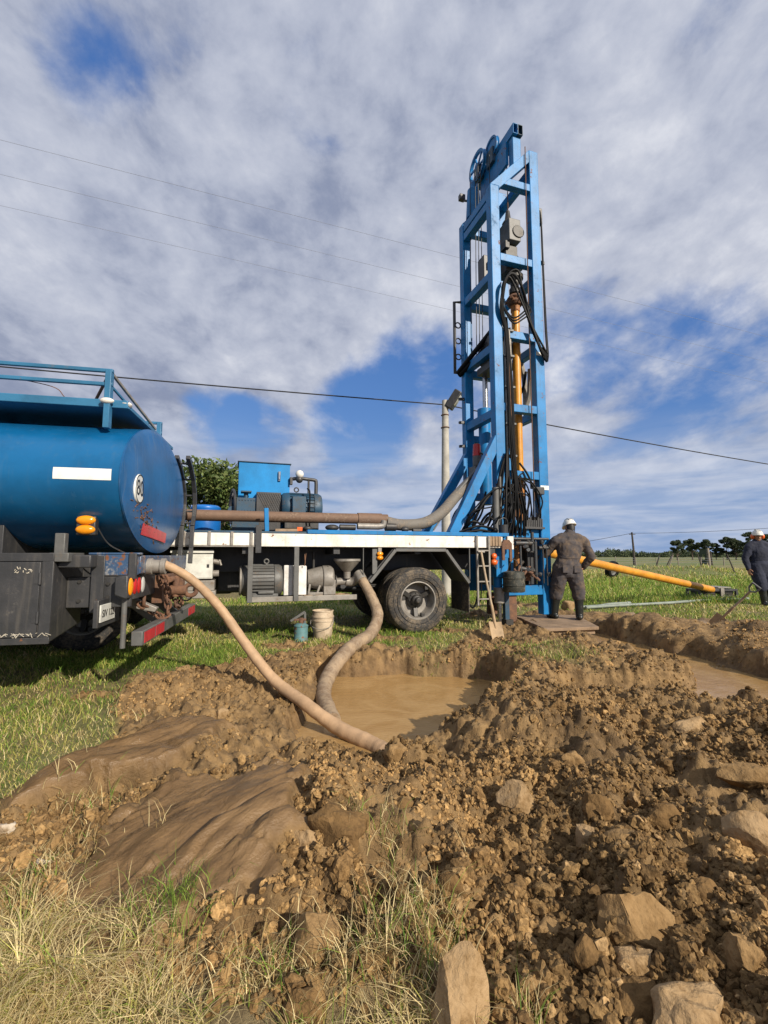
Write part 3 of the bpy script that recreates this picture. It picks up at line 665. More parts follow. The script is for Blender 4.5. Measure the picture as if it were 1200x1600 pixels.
    obj('chipped_paint', mb, pm('bare_chips', (.55, .50, .40), .7, amt=.2), dr)
    mb = MB(); mb.box(-.62, -.545, .03, .095, 1.16, 1.38); mb.box(-.64, -.50, .0, .30, 1.15, 1.222); obj('cradle_post', mb, GREYM, TK, .006)
    mb = MB(); mb.box(-.60, -.36, .06, .28, 1.10, 1.205); obj('box_hanger', mb, BLACKP, TK, .01)
    for x in (-2.95, -4.2):
        for a, b, o_ in ((.60, .88, -1), (1.58, 1.86, 1)): wheel(TK, x, a, b, outer=o_)
    wheel(TK, -5.4, .10, .38); wheel(TK, -5.4, 2.02, 2.30, outer=1)
    mb = MB(); mb.cyl((-2.95, .88, .5), (-2.95, 1.6, .5), .09); mb.cyl((-4.2, .88, .5), (-4.2, 1.6, .5), .09); mb.cyl((-5.4, .38, .5), (-5.4, 2.02, .5), .07); mb.ball((-2.95, 1.23, .5), .2); mb.ball((-4.2, 1.23, .5), .2); obj('axle', mb, STEELD, TK)
    # cab, out of frame
    mb = MB(); mb.prism([(-8.1, .55), (-6.35, .55), (-6.35, 2.7), (-7.7, 2.75), (-8.05, 1.7)], 1, .05, 2.35); obj('cab', mb, TANKB, TK, .04)
build_tanker()

# ------------------------------------------------------------------ drilling rig truck
RG = thing('drilling_rig_truck', 'blue drilling rig truck with a tall lattice mast and worn white side rail', 'drilling rig', (.543, 7.26, 0), R(18))
M0, M1 = .45, 1.75
def L2W(f, p):
    return f.matrix_basis @ Vector(p)
def motor(parent, name, x0, x1, y, z, r, mat, fins=14):
    mb = MB(); L = x1-x0
    mb.lathe([(0, 0), (r*.55, 0), (r*.86, .015), (r*.97, .05), (r*1.0, L*.17), (r*1.0, L*.20), (r*.93, L*.205), (r*.93, L*.78), (r*1.0, L*.785), (r*1.0, L*.9), (r*.9, L*.97), (r*.5, L), (0, L)], (x0, y, z), (1, 0, 0), 32)
    for k in range(fins*2):
        a = 2*math.pi*k/(fins*2); c = math.cos(a); s = math.sin(a)
        mb.beam((x0+L*.21, y+c*r*.965, z+s*r*.965), (x0+L*.775, y+c*r*.965, z+s*r*.965), .008, r*.10, (0, c, s))
    return obj(name, mb, mat, parent)
def build_rig():
    ob = lambda n, mb, m, b=.006, par=None: obj(n, mb, m, par or RG, b)
    # deck, rail and chassis
    mb = MB(); mb.box(-4.9, 1.45, .005, 2.35, 1.36, 1.50); ob('deck', mb, STEELD)
    mb = MB(); mb.box(-4.9, 1.50, -.03, .0, 1.325, 1.512); rail = ob('side_rail', mb, WHITE, .008)
    mb = MB(); mb.box(1.22, 1.46, -.06, -.031, 1.36, 1.51); 
    for k in range(4): mb.box(1.225+.056*k, 1.272+.056*k, -.072, -.061, 1.355, 1.515)
    ob('timber_block', mb, WOOD, .004)
    mb = MB(); mb.box(1.58, 1.70, -.05, .01, 1.30, 1.52); ob('rail_end', mb, WHITE, .008)
    mb = MB(); mb.box(-1.75, 1.62, -.04, .16, 1.514, 1.575); ob('deck_edge', mb, BLUE, .006)
    mb = MB(); mb.box(-4.9, -1.76, -.02, .12, 1.513, 1.545); ob('deck_edge', mb, BLUE_D, .004)
    mb = MB(); mb.box(-4.9, -2.45, -.045, -.031, 1.318, 1.345); ob('rub_strip', mb, GREYL, .003)
    for x in (-3.40, -3.08, -2.79, -2.53):
        mb = MB(); mb.box(x-.018, x+.018, -.055, -.031, 1.335, 1.53); ob('rail_stake', mb, GREYL, .003)
    mb = MB(); mb.box(-2.475, -2.395, -.085, -.056, 1.235, 1.625); ob('rail_bracket', mb, BLACKP, .004)
    mb = MB(); mb.beam((-2.32, .03, 1.54), (-2.335, .03, 1.875), .085, .06, (1, 0, 0)); ob('pipe_stanchion', mb, BLUE)
    mb = MB(); mb.box(-6.8, 1.3, .72, .82, .95, 1.32); mb.box(-6.8, 1.3, 1.5, 1.6, .95, 1.32); ob('chassis_rail', mb, BLACKP)
    mb = MB()
    for x in (-3.9, -2.6, -1.3, .0, 1.1): mb.box(x-.05, x+.05, .04, 2.32, 1.22, 1.355)
    ob('cross_member', mb, BLACKP)
    mb = MB(); mb.box(-3.0, -.75, .95, 1.45, .62, 1.15); ob('gearbox_housing', mb, BLACKP, .03)
    mb = MB(); mb.box(-3.6, -2.75, 1.62, 2.3, .55, 1.15); ob('fuel_tank', mb, BLACKP, .06)
    mb = MB(); mb.box(-2.9, -.9, 2.0, 2.06, .72, 1.3); ob('far_skirt', mb, BLACKP)
    mb = MB(); mb.box(-4.9, 1.45, 2.36, 2.40, 1.16, 1.512); ob('far_rail', mb, WHITE)  # unseen far rail, added to close off sky and light leaking under the deck
    # wheels
    wheel(RG, 0, 0, .28); wheel(RG, 0, .33, .61, hub=False); wheel(RG, 0, 2.05, 2.33, outer=1); wheel(RG, 0, 1.73, 2.01, outer=1, hub=False)
    wheel(RG, -4.55, .02, .30); wheel(RG, -4.55, 2.05, 2.33, outer=1)
    mb = MB(); mb.cyl((0, .3, .5), (0, 2.0, .5), .10); mb.ball((0, 1.17, .5), .24)
    for y in (.77, 1.55):
        for k in range(5): mb.box(-.62+.07*k, .62-.07*k, y-.04, y+.04, .70-.025*k, .722-.025*k)
    mb.cyl((0, .77, .5), (0, .77, .95), .06); ob('rear_axle', mb, STEELD)
    mb = MB(); mb.cyl((-4.55, .3, .5), (-4.55, 2.05, .5), .07); ob('front_axle', mb, STEELD)
    mb = MB(); mb.cyl((-3.0, 1.2, .8), (0, 1.17, .55), .06); ob('drive_shaft', mb, STEELD)
    # cab out of frame
    mb = MB(); mb.prism([(-7.0, .6), (-5.0, .6), (-5.0, 2.75), (-6.6, 2.75), (-7.0, 1.7)], 1, .05, 2.3); ob('cab', mb, BLUE, .05)
    # mudguard frame and flap
    P = [(-.90, .70), (-.80, .80), (-.39, 1.285), (.46, 1.285), (.87, .76)]
    mb = MB()
    for a, b in zip(P[1:-1], P[2:]): mb.beam((a[0], -.0, a[1]), (b[0], -.0, b[1]), .05, .075, (0, 1, 0))
    mb.beam((-.80, 0, .80), (-.80, .55, .80), .05, .05)
    ob('mudguard_frame', mb, GREYM)
    mb = MB(); mb.prism([(-.83, .79), (-.39, 1.30), (.46, 1.30), (.88, .76), (.90, .78), (.47, 1.325), (-.40, 1.325), (-.86, .80)], 1, .03, .64); ob('mudguard', mb, BLACKP, .003)
    mb = MB(); mb.box(.875, .895, .02, .66, .29, .82); mb.box(.87, .90, .0, .66, .80, .86); ob('mud_flap', mb, RUBBER, .003)
    mb = MB(); mb.cyl((.89, .0, .78), (.89, -.0, 1.33), .010); mb.cyl((-.9, .0, .84), (-.9, .0, 1.33), .008); ob('stay_rod', mb, GREYM)
    mb = MB(); mb.box(-.76, -.68, -.01, .02, .92, 1.30); ob('hanger_plate', mb, GREYM)
    # amber marker
    mb = MB(); mb.box(-.675, -.615, -.03, .0, 1.255, 1.32); mk = ob('marker_lamp', mb, GREYL)
    for z in (1.225, 1.165):
        mb = MB(); mb.ball((-.645, -.03, z), (.052, .032, .034), 16, 8); obj('lens', mb, AMBER, mk)
    # slung tray with motor, mud pump and hopper
    mb = MB(); mb.box(-2.57, -1.0, -.0, .62, .56, .60); mb.box(-2.57, -1.0, -.02, -.001, .55, .625); ob('tray', mb, GREYL)
    for x in (-2.535, -1.90):
        mb = MB(); mb.box(x-.035, x+.035, -.045, -.021, .55, 1.33); ob('tray_hanger', mb, GREYM)
    m_ = motor(RG, 'electric_motor', -2.66, -2.06, .28, .84, .23, GREYM)
    mb = MB(); mb.box(-2.50, -2.14, .06, .50, .58, .66); mb.box(-2.42, -2.20, .03, .14, .66, .70); obj('motor_foot', mb, GREYM, m_, .01)
    mb = MB(); mb.torus((-2.30, .24, 1.115), (0, 1, 0), .032, .011); mb.cyl((-2.30, .24, 1.06), (-2.30, .24, 1.09), .02); obj('lifting_eye', mb, GREYM, m_)
    mb = MB(); mb.lathe([(.05, .0), (.20, .0), (.215, .01), (.215, .03), (.19, .035)], (-2.675, .28, .84), (1, 0, 0), 28); obj('fan_cover', mb, GREYL, m_)
    mb = MB(); mb.box(-2.06, -1.93, .10, .13, .625, 1.06); mb.box(-2.06, -1.74, .13, .16, .63, 1.055); mb.box(-1.93, -1.74, .05, .13, .63, 1.05); ob('coupling_guard', mb, WHITE2, .01)
    mb = MB(); mb.cyl((-2.0, .28, .84), (-1.45, .28, .84), .05); ob('pump_shaft', mb, STEELD)
    mb = MB(); mb.lathe([(.0, 0), (.12, 0), (.13, .02), (.175, .20), (.18, .22), (0, .22)], (-1.71, .25, .86), (1, 0, 0), 20); mb.box(-1.70, -1.48, .10, .40, .62, .66); mb.beam((-1.68, .12, .78), (-1.70, .12, .62), .03, .03); mb.beam((-1.53, .12, .76), (-1.58, .12, .62), .03, .03); ob('pump_bearing', mb, GREYL)
    mb = MB(); mb.lathe([(0, 0), (.19, 0), (.20, .02), (.20, .14), (.17, .17), (0, .17)], (-1.485, .25, .85), (1, 0, 0), 24); mb.box(-1.48, -1.30, .08, .42, .62, .84); ob('pump_casing', mb, GREYL, .008)
    mb = MB(); mb.cyl((-1.32, .22, .80), (-1.05, .20, .82), .055); mb.lathe([(.05, 0), (.085, 0), (.085, .03), (.05, .03)], (-1.29, .22, .805), (1, 0, 0), 16); mb.tube(cr([(-1.12, .2, .81), (-1.04, .19, .80), (-.98, .16, .83), (-.93, .10, .92)]), .07, 14); ob('suction_pipe', mb, GREYL)
    mb = MB(); mb.lathe([(.035, -.26), (.05, -.26), (.055, -.16), (.195, .0), (.205, .0), (.205, .035), (.192, .035), (.185, .0), (.04, -.155)], (-1.115, .14, 1.115), (0, 0, 1), 32); ob('hopper', mb, GREYL, 0)
    mb = MB(); mb.cyl((-1.45, .2, .95), (-1.38, .2, 1.02), .04); mb.cyl((-1.6, .3, 1.0), (-1.6, .3, 1.25), .02); mb.torus((-1.29, .16, .84), (1, 0, 0), .06, .012); ob('pump_fittings', mb, STEELD)
    mb = MB(); mb.tube(cr([(-1.78, .0, 1.22), (-1.775, -.02, 1.10), (-1.785, 0, 1.05)]), .008, 6); mb.tube(cr([(-1.76, .0, 1.23), (-1.77, 0, 1.13)]), .006, 6); ob('hanging_cord', mb, RUST)
    mb = MB()
    for k in range(40):
        a = random.uniform(-1.78, -1.03); b = random.uniform(.02, .3); s = random.uniform(.02, .05); mb.ball((a, b, .60+s*.2), (s*1.5, s, s*.5), 7, 5)
    ob('spilled_mud', mb, SPADE, 0)
    # pale control box
    mb = MB(); mb.box(-3.56, -3.03, .08, .42, .88, 1.255); cb = ob('control_box', mb, CREAM, .008)
    mb = MB(); mb.box(-3.55, -3.04, .072, .079, .895, 1.17); obj('box_door', mb, CREAM, cb, .003)
    mb = MB(); mb.box(-3.57, -3.02, .05, .08, 1.235, 1.275); obj('rain_lip', mb, CREAM, cb, .003)
    mb = MB(); mb.box(-3.105, -3.075, .066, .0715, 1.035, 1.08); obj('latch', mb, NUMB, cb)
    mb = MB(); mb.cyl((-3.03, .2, 1.12), (-2.93, .2, 1.10), .035); mb.cyl((-2.95, .18, 1.14), (-2.92, .16, 1.06), .015); obj('cable_gland', mb, GREYL, cb, .003)
    mb = MB(); mb.cyl((-3.03, .2, .95), (-2.95, .2, .95), .045); obj('cable_gland', mb, GREYL, cb, .003)
    mb = MB(); mb.box(-3.6, -3.0, .1, .5, .72, .86); mb.box(-3.35, -2.98, .05, .3, .62, .72); ob('step_block', mb, GREYL, .01)
    mb = MB(); mb.tube(cr([(-3.48, .1, .88), (-3.46, .05, .70), (-3.36, .03, .60), (-3.27, .05, .66), (-3.24, .1, .86)]), .011, 8); ob('loose_cable', mb, RUBBERH, 0)
    # deck machinery
    mb = MB(); mb.box(-2.72, -1.9, 1.02, 1.6, 1.52, 2.72); cbx = ob('cabinet', mb, CAB, .006)
    mb = MB(); mb.box(-2.74, -1.88, 1.0, 1.62, 2.722, 2.735); obj('cabinet_lid', mb, BLUE_D, cbx, .003)
    mb = MB(); mb.box(-2.095, -2.055, .99, 1.018, 2.43, 2.59); mb.box(-2.09, -2.06, .975, .99, 2.45, 2.57); obj('handle', mb, CHROME, cbx, .004)
    mb = MB(); mb.box(-2.74, -2.46, .72, 1.02, 1.86, 2.10); mb.cyl((-2.8, .85, 2.02), (-2.5, .85, 2.02), .06); mb.cyl((-2.6, .85, 2.1), (-2.6, .85, 2.2), .035); mb.box(-2.68, -2.52, .75, .95, 2.19, 2.215); mb.cyl((-2.8, .8, 1.9), (-2.8, 1.0, 1.9), .07)
    for k in range(6): mb.cyl((-2.70+.045*k, .712, 2.06), (-2.70+.045*k, .722, 2.06), .012, seg=6); mb.cyl((-2.70+.045*k, .712, 1.9), (-2.70+.045*k, .722, 1.9), .012, seg=6)
    mb.box(-2.8, -2.4, .75, 1.0, 1.52, 1.86); ob('compressor', mb, BLUE_D, .01)
    mb = MB(); mb.torus((-2.80, 1.0, 1.98), (1, .15, 0), .27, .022, 32)
    for k in range(5): a = 2*math.pi*k/5; mb.cyl((-2.80, 1.0, 1.98), (-2.80, 1.0+.26*math.cos(a), 1.98+.26*math.sin(a)), .018, seg=6)
    ob('flywheel', mb, BLACKP, 0)
    mb = MB(); mb.box(-2.44, -2.06, .80, .82, 1.55, 2.21); mb.box(-2.44, -2.06, .82, 1.0, 2.19, 2.21); gd = ob('belt_guard', mb, BLACKP, .004)
    mb = MB()
    for k in range(11):
        x = -2.43+.036*k
        mb.beam((x, .795, 1.85), (min(x+.18, -2.06), .795, 1.85+(min(x+.18, -2.06)-x)*1.9), .005, .005); mb.beam((x, .793, 2.19), (min(x+.18, -2.06), .793, 2.19-(min(x+.18, -2.06)-x)*1.9), .005, .005)
    obj('mesh', mb, STEELD, gd)
    m2 = motor(RG, 'diesel_generator', -2.06, -1.38, .92, 1.98, .25, BLUE_D, 12)
    mb = MB(); mb.box(-1.90, -1.68, .60, .72, 1.84, 2.14); obj('terminal_box', mb, BLUE_D, m2, .012)
    mb = MB(); mb.torus((-1.80, .92, 2.285), (0, 1, 0), .035, .011); obj('lifting_eye', mb, BLACKP, m2)
    mb = MB(); mb.box(-2.0, -1.45, .75, 1.1, 1.52, 1.76); obj('motor_foot', mb, BLACKP, m2, .01)
    mb = MB(); mb.tube(cr([(-1.90, 1.0, 2.47), (-1.75, .92, 2.48), (-1.60, .92, 2.47), (-1.50, .92, 2.46), (-1.475, .92, 2.42), (-1.475, .92, 2.20)], 6), .030, 10); mb.cyl((-1.60, .92, 2.46), (-1.60, .92, 2.2), .018); mb.ball((-1.755, .92, 2.46), (.06, .06, .06), 12, 8); mb.box(-1.9, -1.86, .95, 1.05, 2.38, 2.5); ob('exhaust_pipe', mb, BLACKP, 0)
    mb = MB(); mb.ball((-1.755, .90, 2.545), (.068, .068, .068), 18, 12); ob('float_ball', mb, HELM, 0)
    mb = MB(); mb.tube(cr([(-1.66, .66, 2.28), (-1.62, .64, 2.2), (-1.62, .66, 1.8), (-1.6, .7, 1.6)]), .013, 8); ob('engine_cable', mb, RUBBERH, 0)
    mb = MB(); mb.box(-4.2, -1.2, .55, 2.2, 1.50, 1.56); ob('deck_plate', mb, STEELD)
    # clutter behind the edge: small pipe stubs, valves
    mb = MB(); mb.cyl((-.92, .28, 1.66), (-.56, .28, 1.66), .05); mb.tube(cr([(-.58, .28, 1.66), (-.50, .28, 1.68), (-.48, .28, 1.76)]), .05, 12); ob('pipe_elbow', mb, GREYL, 0)
    mb = MB(); mb.cyl((-1.2, .3, 1.64), (-.95, .3, 1.64), .045); mb.ball((-1.32, .3, 1.63), (.11, .08, .05)); mb.cyl((-.45, .3, 1.66), (-.28, .3, 1.66), .07); mb.ball((-.15, .2, 1.62), (.07, .05, .045)); mb.cyl((-.02, .2, 1.6), (.12, .2, 1.6), .04); mb.ball((-1.7, .28, 1.61), (.07, .05, .04)); ob('pipe_fittings', mb, STEELD, 0)
    mb = MB(); mb.beam((-2.2, .1, 1.565), (-1.85, .16, 1.575), .05, .04); ob('hammer', mb, WOOD, .004)
    mb = MB(); mb.box(-1.88, -1.80, .13, .19, 1.56, 1.62); ob('hammer_head', mb, ORANGE, .006)
    # short access ladder
    mb = MB()
    for x in (1.0, 1.22): mb.beam((x, -.06, .40), (x, -.06, 1.52), .032, .032)
    ld = ob('access_ladder', mb, GREYL, .004)
    for z in (.50, .78, 1.03, 1.28):
        mb = MB(); mb.beam((1.0, -.06, z), (1.22, -.06, z), .03, .022); obj('rung', mb, GREYL, ld, .003)
    mb = MB(); mb.tube(cr([(1.05, .0, 1.3), (1.03, -.03, .8), (.99, -.04, .5), (.93, -.02, .36), (.90, .05, .42)]), .013, 8); mb.tube(cr([(1.1, .0, 1.3), (1.09, -.03, .9), (1.06, -.04, .5), (1.0, -.02, .42)]), .011, 8); ob('hanging_hose', mb, RUBBERH, 0)
    mb = MB(); mb.box(1.275, 1.36, -.055, -.0, 1.06, 1.13); mb.ball((1.317, -.05, 1.19), (.05, .04, .05)); mb.ball((1.317, -.05, 1.09), (.06, .045, .05)); ob('tail_lamp', mb, ORANGE, .012)
    mb = MB(); mb.box(1.26, 1.37, .0, .03, 1.02, 1.33); mb.tube(cr([(1.33, -.02, 1.04), (1.38, -.03, .98), (1.40, 0, 1.1)]), .006, 6); ob('lamp_bracket', mb, BLACKP, .006)
    # levelling jack
    mb = MB(); mb.box(1.46, 1.62, .12, .34, .83, 1.36); mb.cyl((1.55, .23, .83), (1.55, .23, .55), .075); mb.box(1.60, 1.80, .1, .3, 1.16, 1.53); jk = ob('levelling_jack', mb, BLUE)
    mb = MB(); mb.cyl((1.54, .18, .66), (1.54, .18, .40), .085); obj('jack_sleeve', mb, GREYL, jk, .006)
    mb = MB(); mb.cyl((1.54, .18, .42), (1.54, .18, .03), .035); obj('jack_rod', mb, CHROME, jk)
    mb = MB(); mb.prism([(1.46, 1.12), (1.46, 1.40), (1.50, 1.46), (1.60, 1.46), (1.65, 1.40), (1.65, 1.10), (1.60, 1.10), (1.60, 1.30), (1.51, 1.30), (1.51, 1.12)], 1, -.075, -.045); obj('clevis', mb, RUST, jk, .006)
    mb = MB(); mb.cyl((1.60, .10, 1.54), (1.60, .10, 1.72), .075, .085); mb.torus((1.60, .10, 1.75), (0, 1, .2), .09, .008); obj('oil_cup', mb, BLACKP, jk)
    mb = MB(); mb.lathe([(0, 0), (.165, 0), (.18, .02), (.18, .10), (.19, .105), (.19, .12), (.18, .125), (.18, .22), (.19, .225), (.19, .24), (.18, .245), (.175, .33), (.12, .345), (0, .345)], (1.70, -.02, .595), (0, 0, 1), 28); obj('grease_drum', mb, pm('greasy_drum_paint', (.03, .034, .028), .5, amt=.55, scale=9, dirt=(.16, .14, .10)), jk)
    mb = MB(); mb.tube(cr([(1.60, .0, .93), (1.62, -.03, 1.06), (1.70, -.03, 1.14), (1.78, -.03, 1.06), (1.80, .0, .93)]), .008, 6); obj('drum_bail', mb, STEELD, jk)
    mb = MB(); mb.box(1.70, 1.78, .25, .33, .10, .60); obj('jack_post', mb, BLUE_D, jk)
    mb = MB(); mb.box(1.68, 1.82, .2, .38, .02, .11); obj('foot', mb, STEELD, jk)
    # mast base frame
    ms = mast()
    return ms
def mast():
    A0, A1, B0, B1 = 1.72, 1.91, 2.625, 2.825           # front and rear columns along the truck
    zt, zr = 8.32, 9.28
    mb = MB()
    for y in (M0, M1-.17):
        mb.box(A0, A1, y, y+.17, .50, zt); mb.box(B0, B1, y, y+.17, .13, zr)
    ms = obj('mast', mb, BLUE, RG, .010)
    def bars(name, L, mat=BLUE, w=.14, h=.15, par=ms):
        for p, q in L:
            mb = MB(); mb.beam(p, q, w, h); obj(name, mb, mat, par, .008)
    yn, yf = M0+.075, M1-.085
    bars('cross_bar', [((A1, yn, z), (B0, yn, z)) for z in (8.47, 6.88, 5.36, 3.94, 2.68)])
    bars('cross_bar', [((A1, yf, z), (B0, yf, z)) for z in (8.2, 6.5, 5.0, 3.6, 2.4)])
    bars('cross_bar', [((A0+.09, M0+.17, z), (A0+.09, M1-.17, z)) for z in (8.20, 8.0, 6.54, 5.10, 3.84)], w=.15, h=.16)
    bars('cross_bar', [((B0+.1, M0+.17, z), (B0+.1, M1-.17, z)) for z in (8.9, 6.6, 5.2, 3.9)])
    for y in (M0+.003, M1-.167):
        g_ = MB(); g_.prism([(A0, zt+.001), (A1+.002, zt+.001), (A1+.002, zt-.05), (B0-.002, zr-.26), (B0-.002, zr-.005)], 1, y, y+.164); obj('gable_bar', g_, BLUE, ms, .006)
    bars('base_bar', [((1.78, yn, .575), (B0, yn, .575)), ((A1, yf, .575), (B0, yf, .575)), ((B0+.1, M0+.17, .575), (B0+.1, M1-.17, .575)), ((1.2, M0+.08, 1.62), (1.72, M0+.08, 1.62))], w=.14, h=.17)
    # raking struts down to the deck
    bars('raking_strut', [((1.79, M0-.02+.1, 3.35), (.84, M0+.08, 1.57)), ((1.79, M1-.09, 3.25), (.80, M1-.09, 1.57))], w=.15, h=.17)
    # crown: twin open box beams carried above the near frame
    for dx in (0, .115):
        mb = MB(); x0 = 2.235+dx; y0, y1 = .40, 1.9; z0, z1 = 9.50, 9.71
        mb.box(x0, x0+.008, y0, y1, z0, z1); mb.box(x0+.10, x0+.108, y0, y1, z0, z1); mb.box(x0+.008, x0+.10, y0, y1, z0, z0+.01); mb.box(x0+.008, x0+.10, y0, y1, z1-.01, z1); mb.box(x0+.009, x0+.099, y0+.25, y0+.26, z0+.011, z1-.011)
        obj('crown_beam', mb, BLUE_D if dx else BLUE, ms, .003)
    mb = MB(); mb.box(2.26, 2.44, .46, .612, 8.9, 9.498); obj('crown_post', mb, BLUE, ms, .008)
    mb = MB(); mb.box(2.26, 2.44, 1.62, 1.74, 8.9, 9.498); obj('crown_post', mb, BLUE, ms, .008)
    mb = MB(); mb.box(2.2, 2.26, .62, 1.60, 9.0, 9.498); obj('crown_web', mb, BLUE, ms, .006)
    def sheave(c, r, spokes, nm, mat):
        mb = MB(); mb.lathe([(r, -.035), (r*.9, -.01), (r*.9, .01), (r, .035), (r*.84, .03), (r*.82, 0), (r*.84, -.03)], c, (1, 0, 0), 36, True)
        mb.cyl((c[0]-.04, c[1], c[2]), (c[0]+.04, c[1], c[2]), r*.2)
        if spokes:
            for k in range(spokes): a = 2*math.pi*k/spokes+.2; mb.beam((c[0], c[1], c[2]), (c[0], c[1]+r*.86*math.cos(a), c[2]+r*.86*math.sin(a)), .035, .03, (1, 0, 0))
        else: mb.lathe([(0, .012), (r*.85, .012), (r*.85, -.012), (0, -.012)], c, (1, 0, 0), 36)
        return obj(nm, mb, mat, ms)
    sheave((2.10, 1.55, 9.72), .33, 6, 'crown_sheave', BLUE); sheave((2.19, 1.12, 9.76), .25, 0, 'crown_sheave', BLUE)
    mb = MB(); mb.box(2.13, 2.23, 1.0, 1.25, 9.4, 9.74); mb.box(2.06, 2.235, 1.45, 1.65, 9.42, 9.72); obj('sheave_bracket', mb, BLUE_D, ms, .01)
    mb = MB(); mb.cyl((1.98, 1.55, 8.45), (1.98, 1.55, 9.12), .17, .13, 20); mb.box(1.86, 2.1, 1.4, 1.7, 8.3, 8.46); mb.cyl((1.98, 1.55, 9.1), (1.98, 1.55, 9.3), .06); obj('crown_motor', mb, BLUE, ms, .01)
    mb = MB(); mb.box(1.74, 1.87, 1.70, 1.80, 9.0, 9.13); mb.beam((1.82, 1.74, 9.0), (1.95, 1.6, 8.9), .04, .04); obj('work_lamp', mb, BLACKP, ms, .01)
    # travelling head, carried near the outer face
    n_before = set(bpy.data.objects)
    mb = MB(); mb.box(2.36, 2.62, .85, 1.25, 7.55, 8.02); hd = obj('travelling_block', mb, GREYM, ms, .012)
    mb = MB(); mb.cyl((2.56, .83, 7.75), (2.56, .86, 7.75), .13); mb.lathe([(.05, 0), (.11, 0), (.12, .03), (.06, .12), (.04, .3)], (2.47, 1.05, 8.02), (0, 0, 1), 16); mb.box(2.30, 2.40, .9, 1.2, 7.4, 7.56); obj('swivel', mb, STEELD, hd, .01)
    mb = MB(); mb.lathe([(.0, .75), (.09, .75), (.09, .60), (.17, .58), (.18, .50), (.11, .46), (.11, .36), (.17, .34), (.17, .26), (.09, .22), (.08, .1), (.11, .05), (.11, -.05), (0, -.05)], (2.62, 1.1, 6.62), (0, 0, 1), 24)
    mb.box(2.34, 2.6, .95, 1.3, 6.95, 7.5)
    hd2 = obj('rotary_head', mb, STEELD, ms, .006)
    mb = MB(); mb.lathe([(.06, .0), (.13, .02), (.16, .07), (.13, .13), (.16, .17), (.12, .23), (.07, .25)], (2.62, 1.1, 6.30), (0, 0, 1), 18)
    for k in range(5): a = 2*math.pi*k/5; mb.cyl((2.62+.1*math.cos(a), 1.1+.1*math.sin(a), 6.4), (2.62+.21*math.cos(a), 1.1+.21*math.sin(a), 6.42), .03)
    obj('pipe_clamp', mb, RUST, hd2)
    for o_ in set(bpy.data.objects) - n_before:
        for v in o_.data.vertices: v.co = (v.co.x-.21, v.co.y-.35, 1.2+(v.co.z-1.2)*.963)
    # hydraulic feed cylinder along the front column
    mb = MB(); mb.cyl((1.98, .62, 1.6), (1.98, .62, 5.7), .085, seg=18); mb.cyl((1.98, .62, 5.7), (1.98, .62, 6.1), .10); mb.box(1.92, 2.05, .54, .7, 5.55, 5.68); obj('feed_cylinder', mb, BLUE_D, ms, .004)
    for dx, dy, z0, z1 in ((.02, -.03, 2.0, 5.4), (.09, -.06, 1.9, 5.4), (.15, .0, 1.9, 5.5)):
        mb = MB(); mb.cyl((1.95+dx, .50+dy, z0), (1.95+dx, .50+dy, z1), .024, seg=10); obj('steel_line', mb, GREYL, ms)
    for z in (5.4, 4.9, 4.3, 3.6, 3.0, 2.4):
        mb = MB(); mb.box(1.925, 2.14, .42, .56, z, z+.04); obj('line_clamp', mb, GREYM, ms, .004)
    mb = MB(); mb.cyl((1.99, 1.3, 2.2), (1.99, 1.3, 3.9), .12); mb.cyl((1.99, 1.3, 3.9), (1.99, 1.3, 4.15), .14); obj('hoist_cylinder', mb, BLUE, ms, .006)
    mb = MB(); mb.cyl((2.01, 1.28, 4.15), (2.01, 1.28, 5.1), .055); obj('hoist_rod', mb, CHROME, ms)
    # winch with drum
    mb = MB(); mb.cyl((1.86, 1.0, 5.22), (2.3, 1.0, 5.22), .19, seg=24); mb.cyl((1.86, 1.0, 5.22), (1.90, 1.0, 5.22), .30, seg=28); mb.cyl((2.26, 1.0, 5.22), (2.30, 1.0, 5.22), .30, seg=28); mb.box(1.84, 2.34, .78, 1.3, 4.82, 4.96); mb.box(1.88, 2.28, .85, 1.2, 4.96, 5.04)
    for k in range(9): mb.torus((1.93+.036*k, 1.0, 5.22), (1, 0, 0), .20, .016, 24, 6)
    obj('winch', mb, BLACKP, ms, .01)
    for p, q in (((1.62, 1.72, 5.02), (1.99, .62, 5.72)), ((1.66, 1.72, 4.98), (2.05, .62, 5.50))):
        mb = MB(); mb.cyl(p, q, .05); obj('diagonal_tube', mb, RUBBERH, ms)
    mb = MB(); mb.box(1.86, 2.05, .98, 1.22, 6.72, 7.25); mb.box(1.84, 1.9, .96, 1.0, 6.66, 6.74); obj('junction_box', mb, BLACKP, ms, .012)
    # small valve block with red cap
    mb = MB(); mb.box(1.60, 1.80, 1.02, 1.28, 2.72, 2.92); mb.cyl((1.68, 1.08, 2.92), (1.68, 1.08, 3.12), .085); mb.cyl((1.80, 1.1, 2.9), (1.80, 1.1, 3.06), .07); mb.cyl((1.66, 1.0, 3.0), (1.9, 1.0, 3.06), .04); mb.cyl((1.7, 1.0, 3.18), (1.88, 1.05, 3.1), .02); vb = obj('valve_block', mb, GREYM, ms, .01)
    mb = MB(); mb.cyl((1.69, 1.1, 3.12), (1.69, 1.1, 3.36), .085, .07); obj('red_cap', mb, REDL, vb, .01)
    # step rail on the far front column
    mb = MB(); mb.tube([(1.74, M1-.02, 6.62), (1.59, M1+.02, 6.62), (1.585, M1+.02, 5.04), (1.74, M1-.02, 5.04)], .032, 10); sr = obj('step_rail', mb, BLACKP, ms)
    for z in (6.1, 5.75, 5.4): mb = MB(); mb.torus((1.66, M1, z), (0, 1, 0), .06, .014, 14); obj('step_ring', mb, BLACKP, sr)
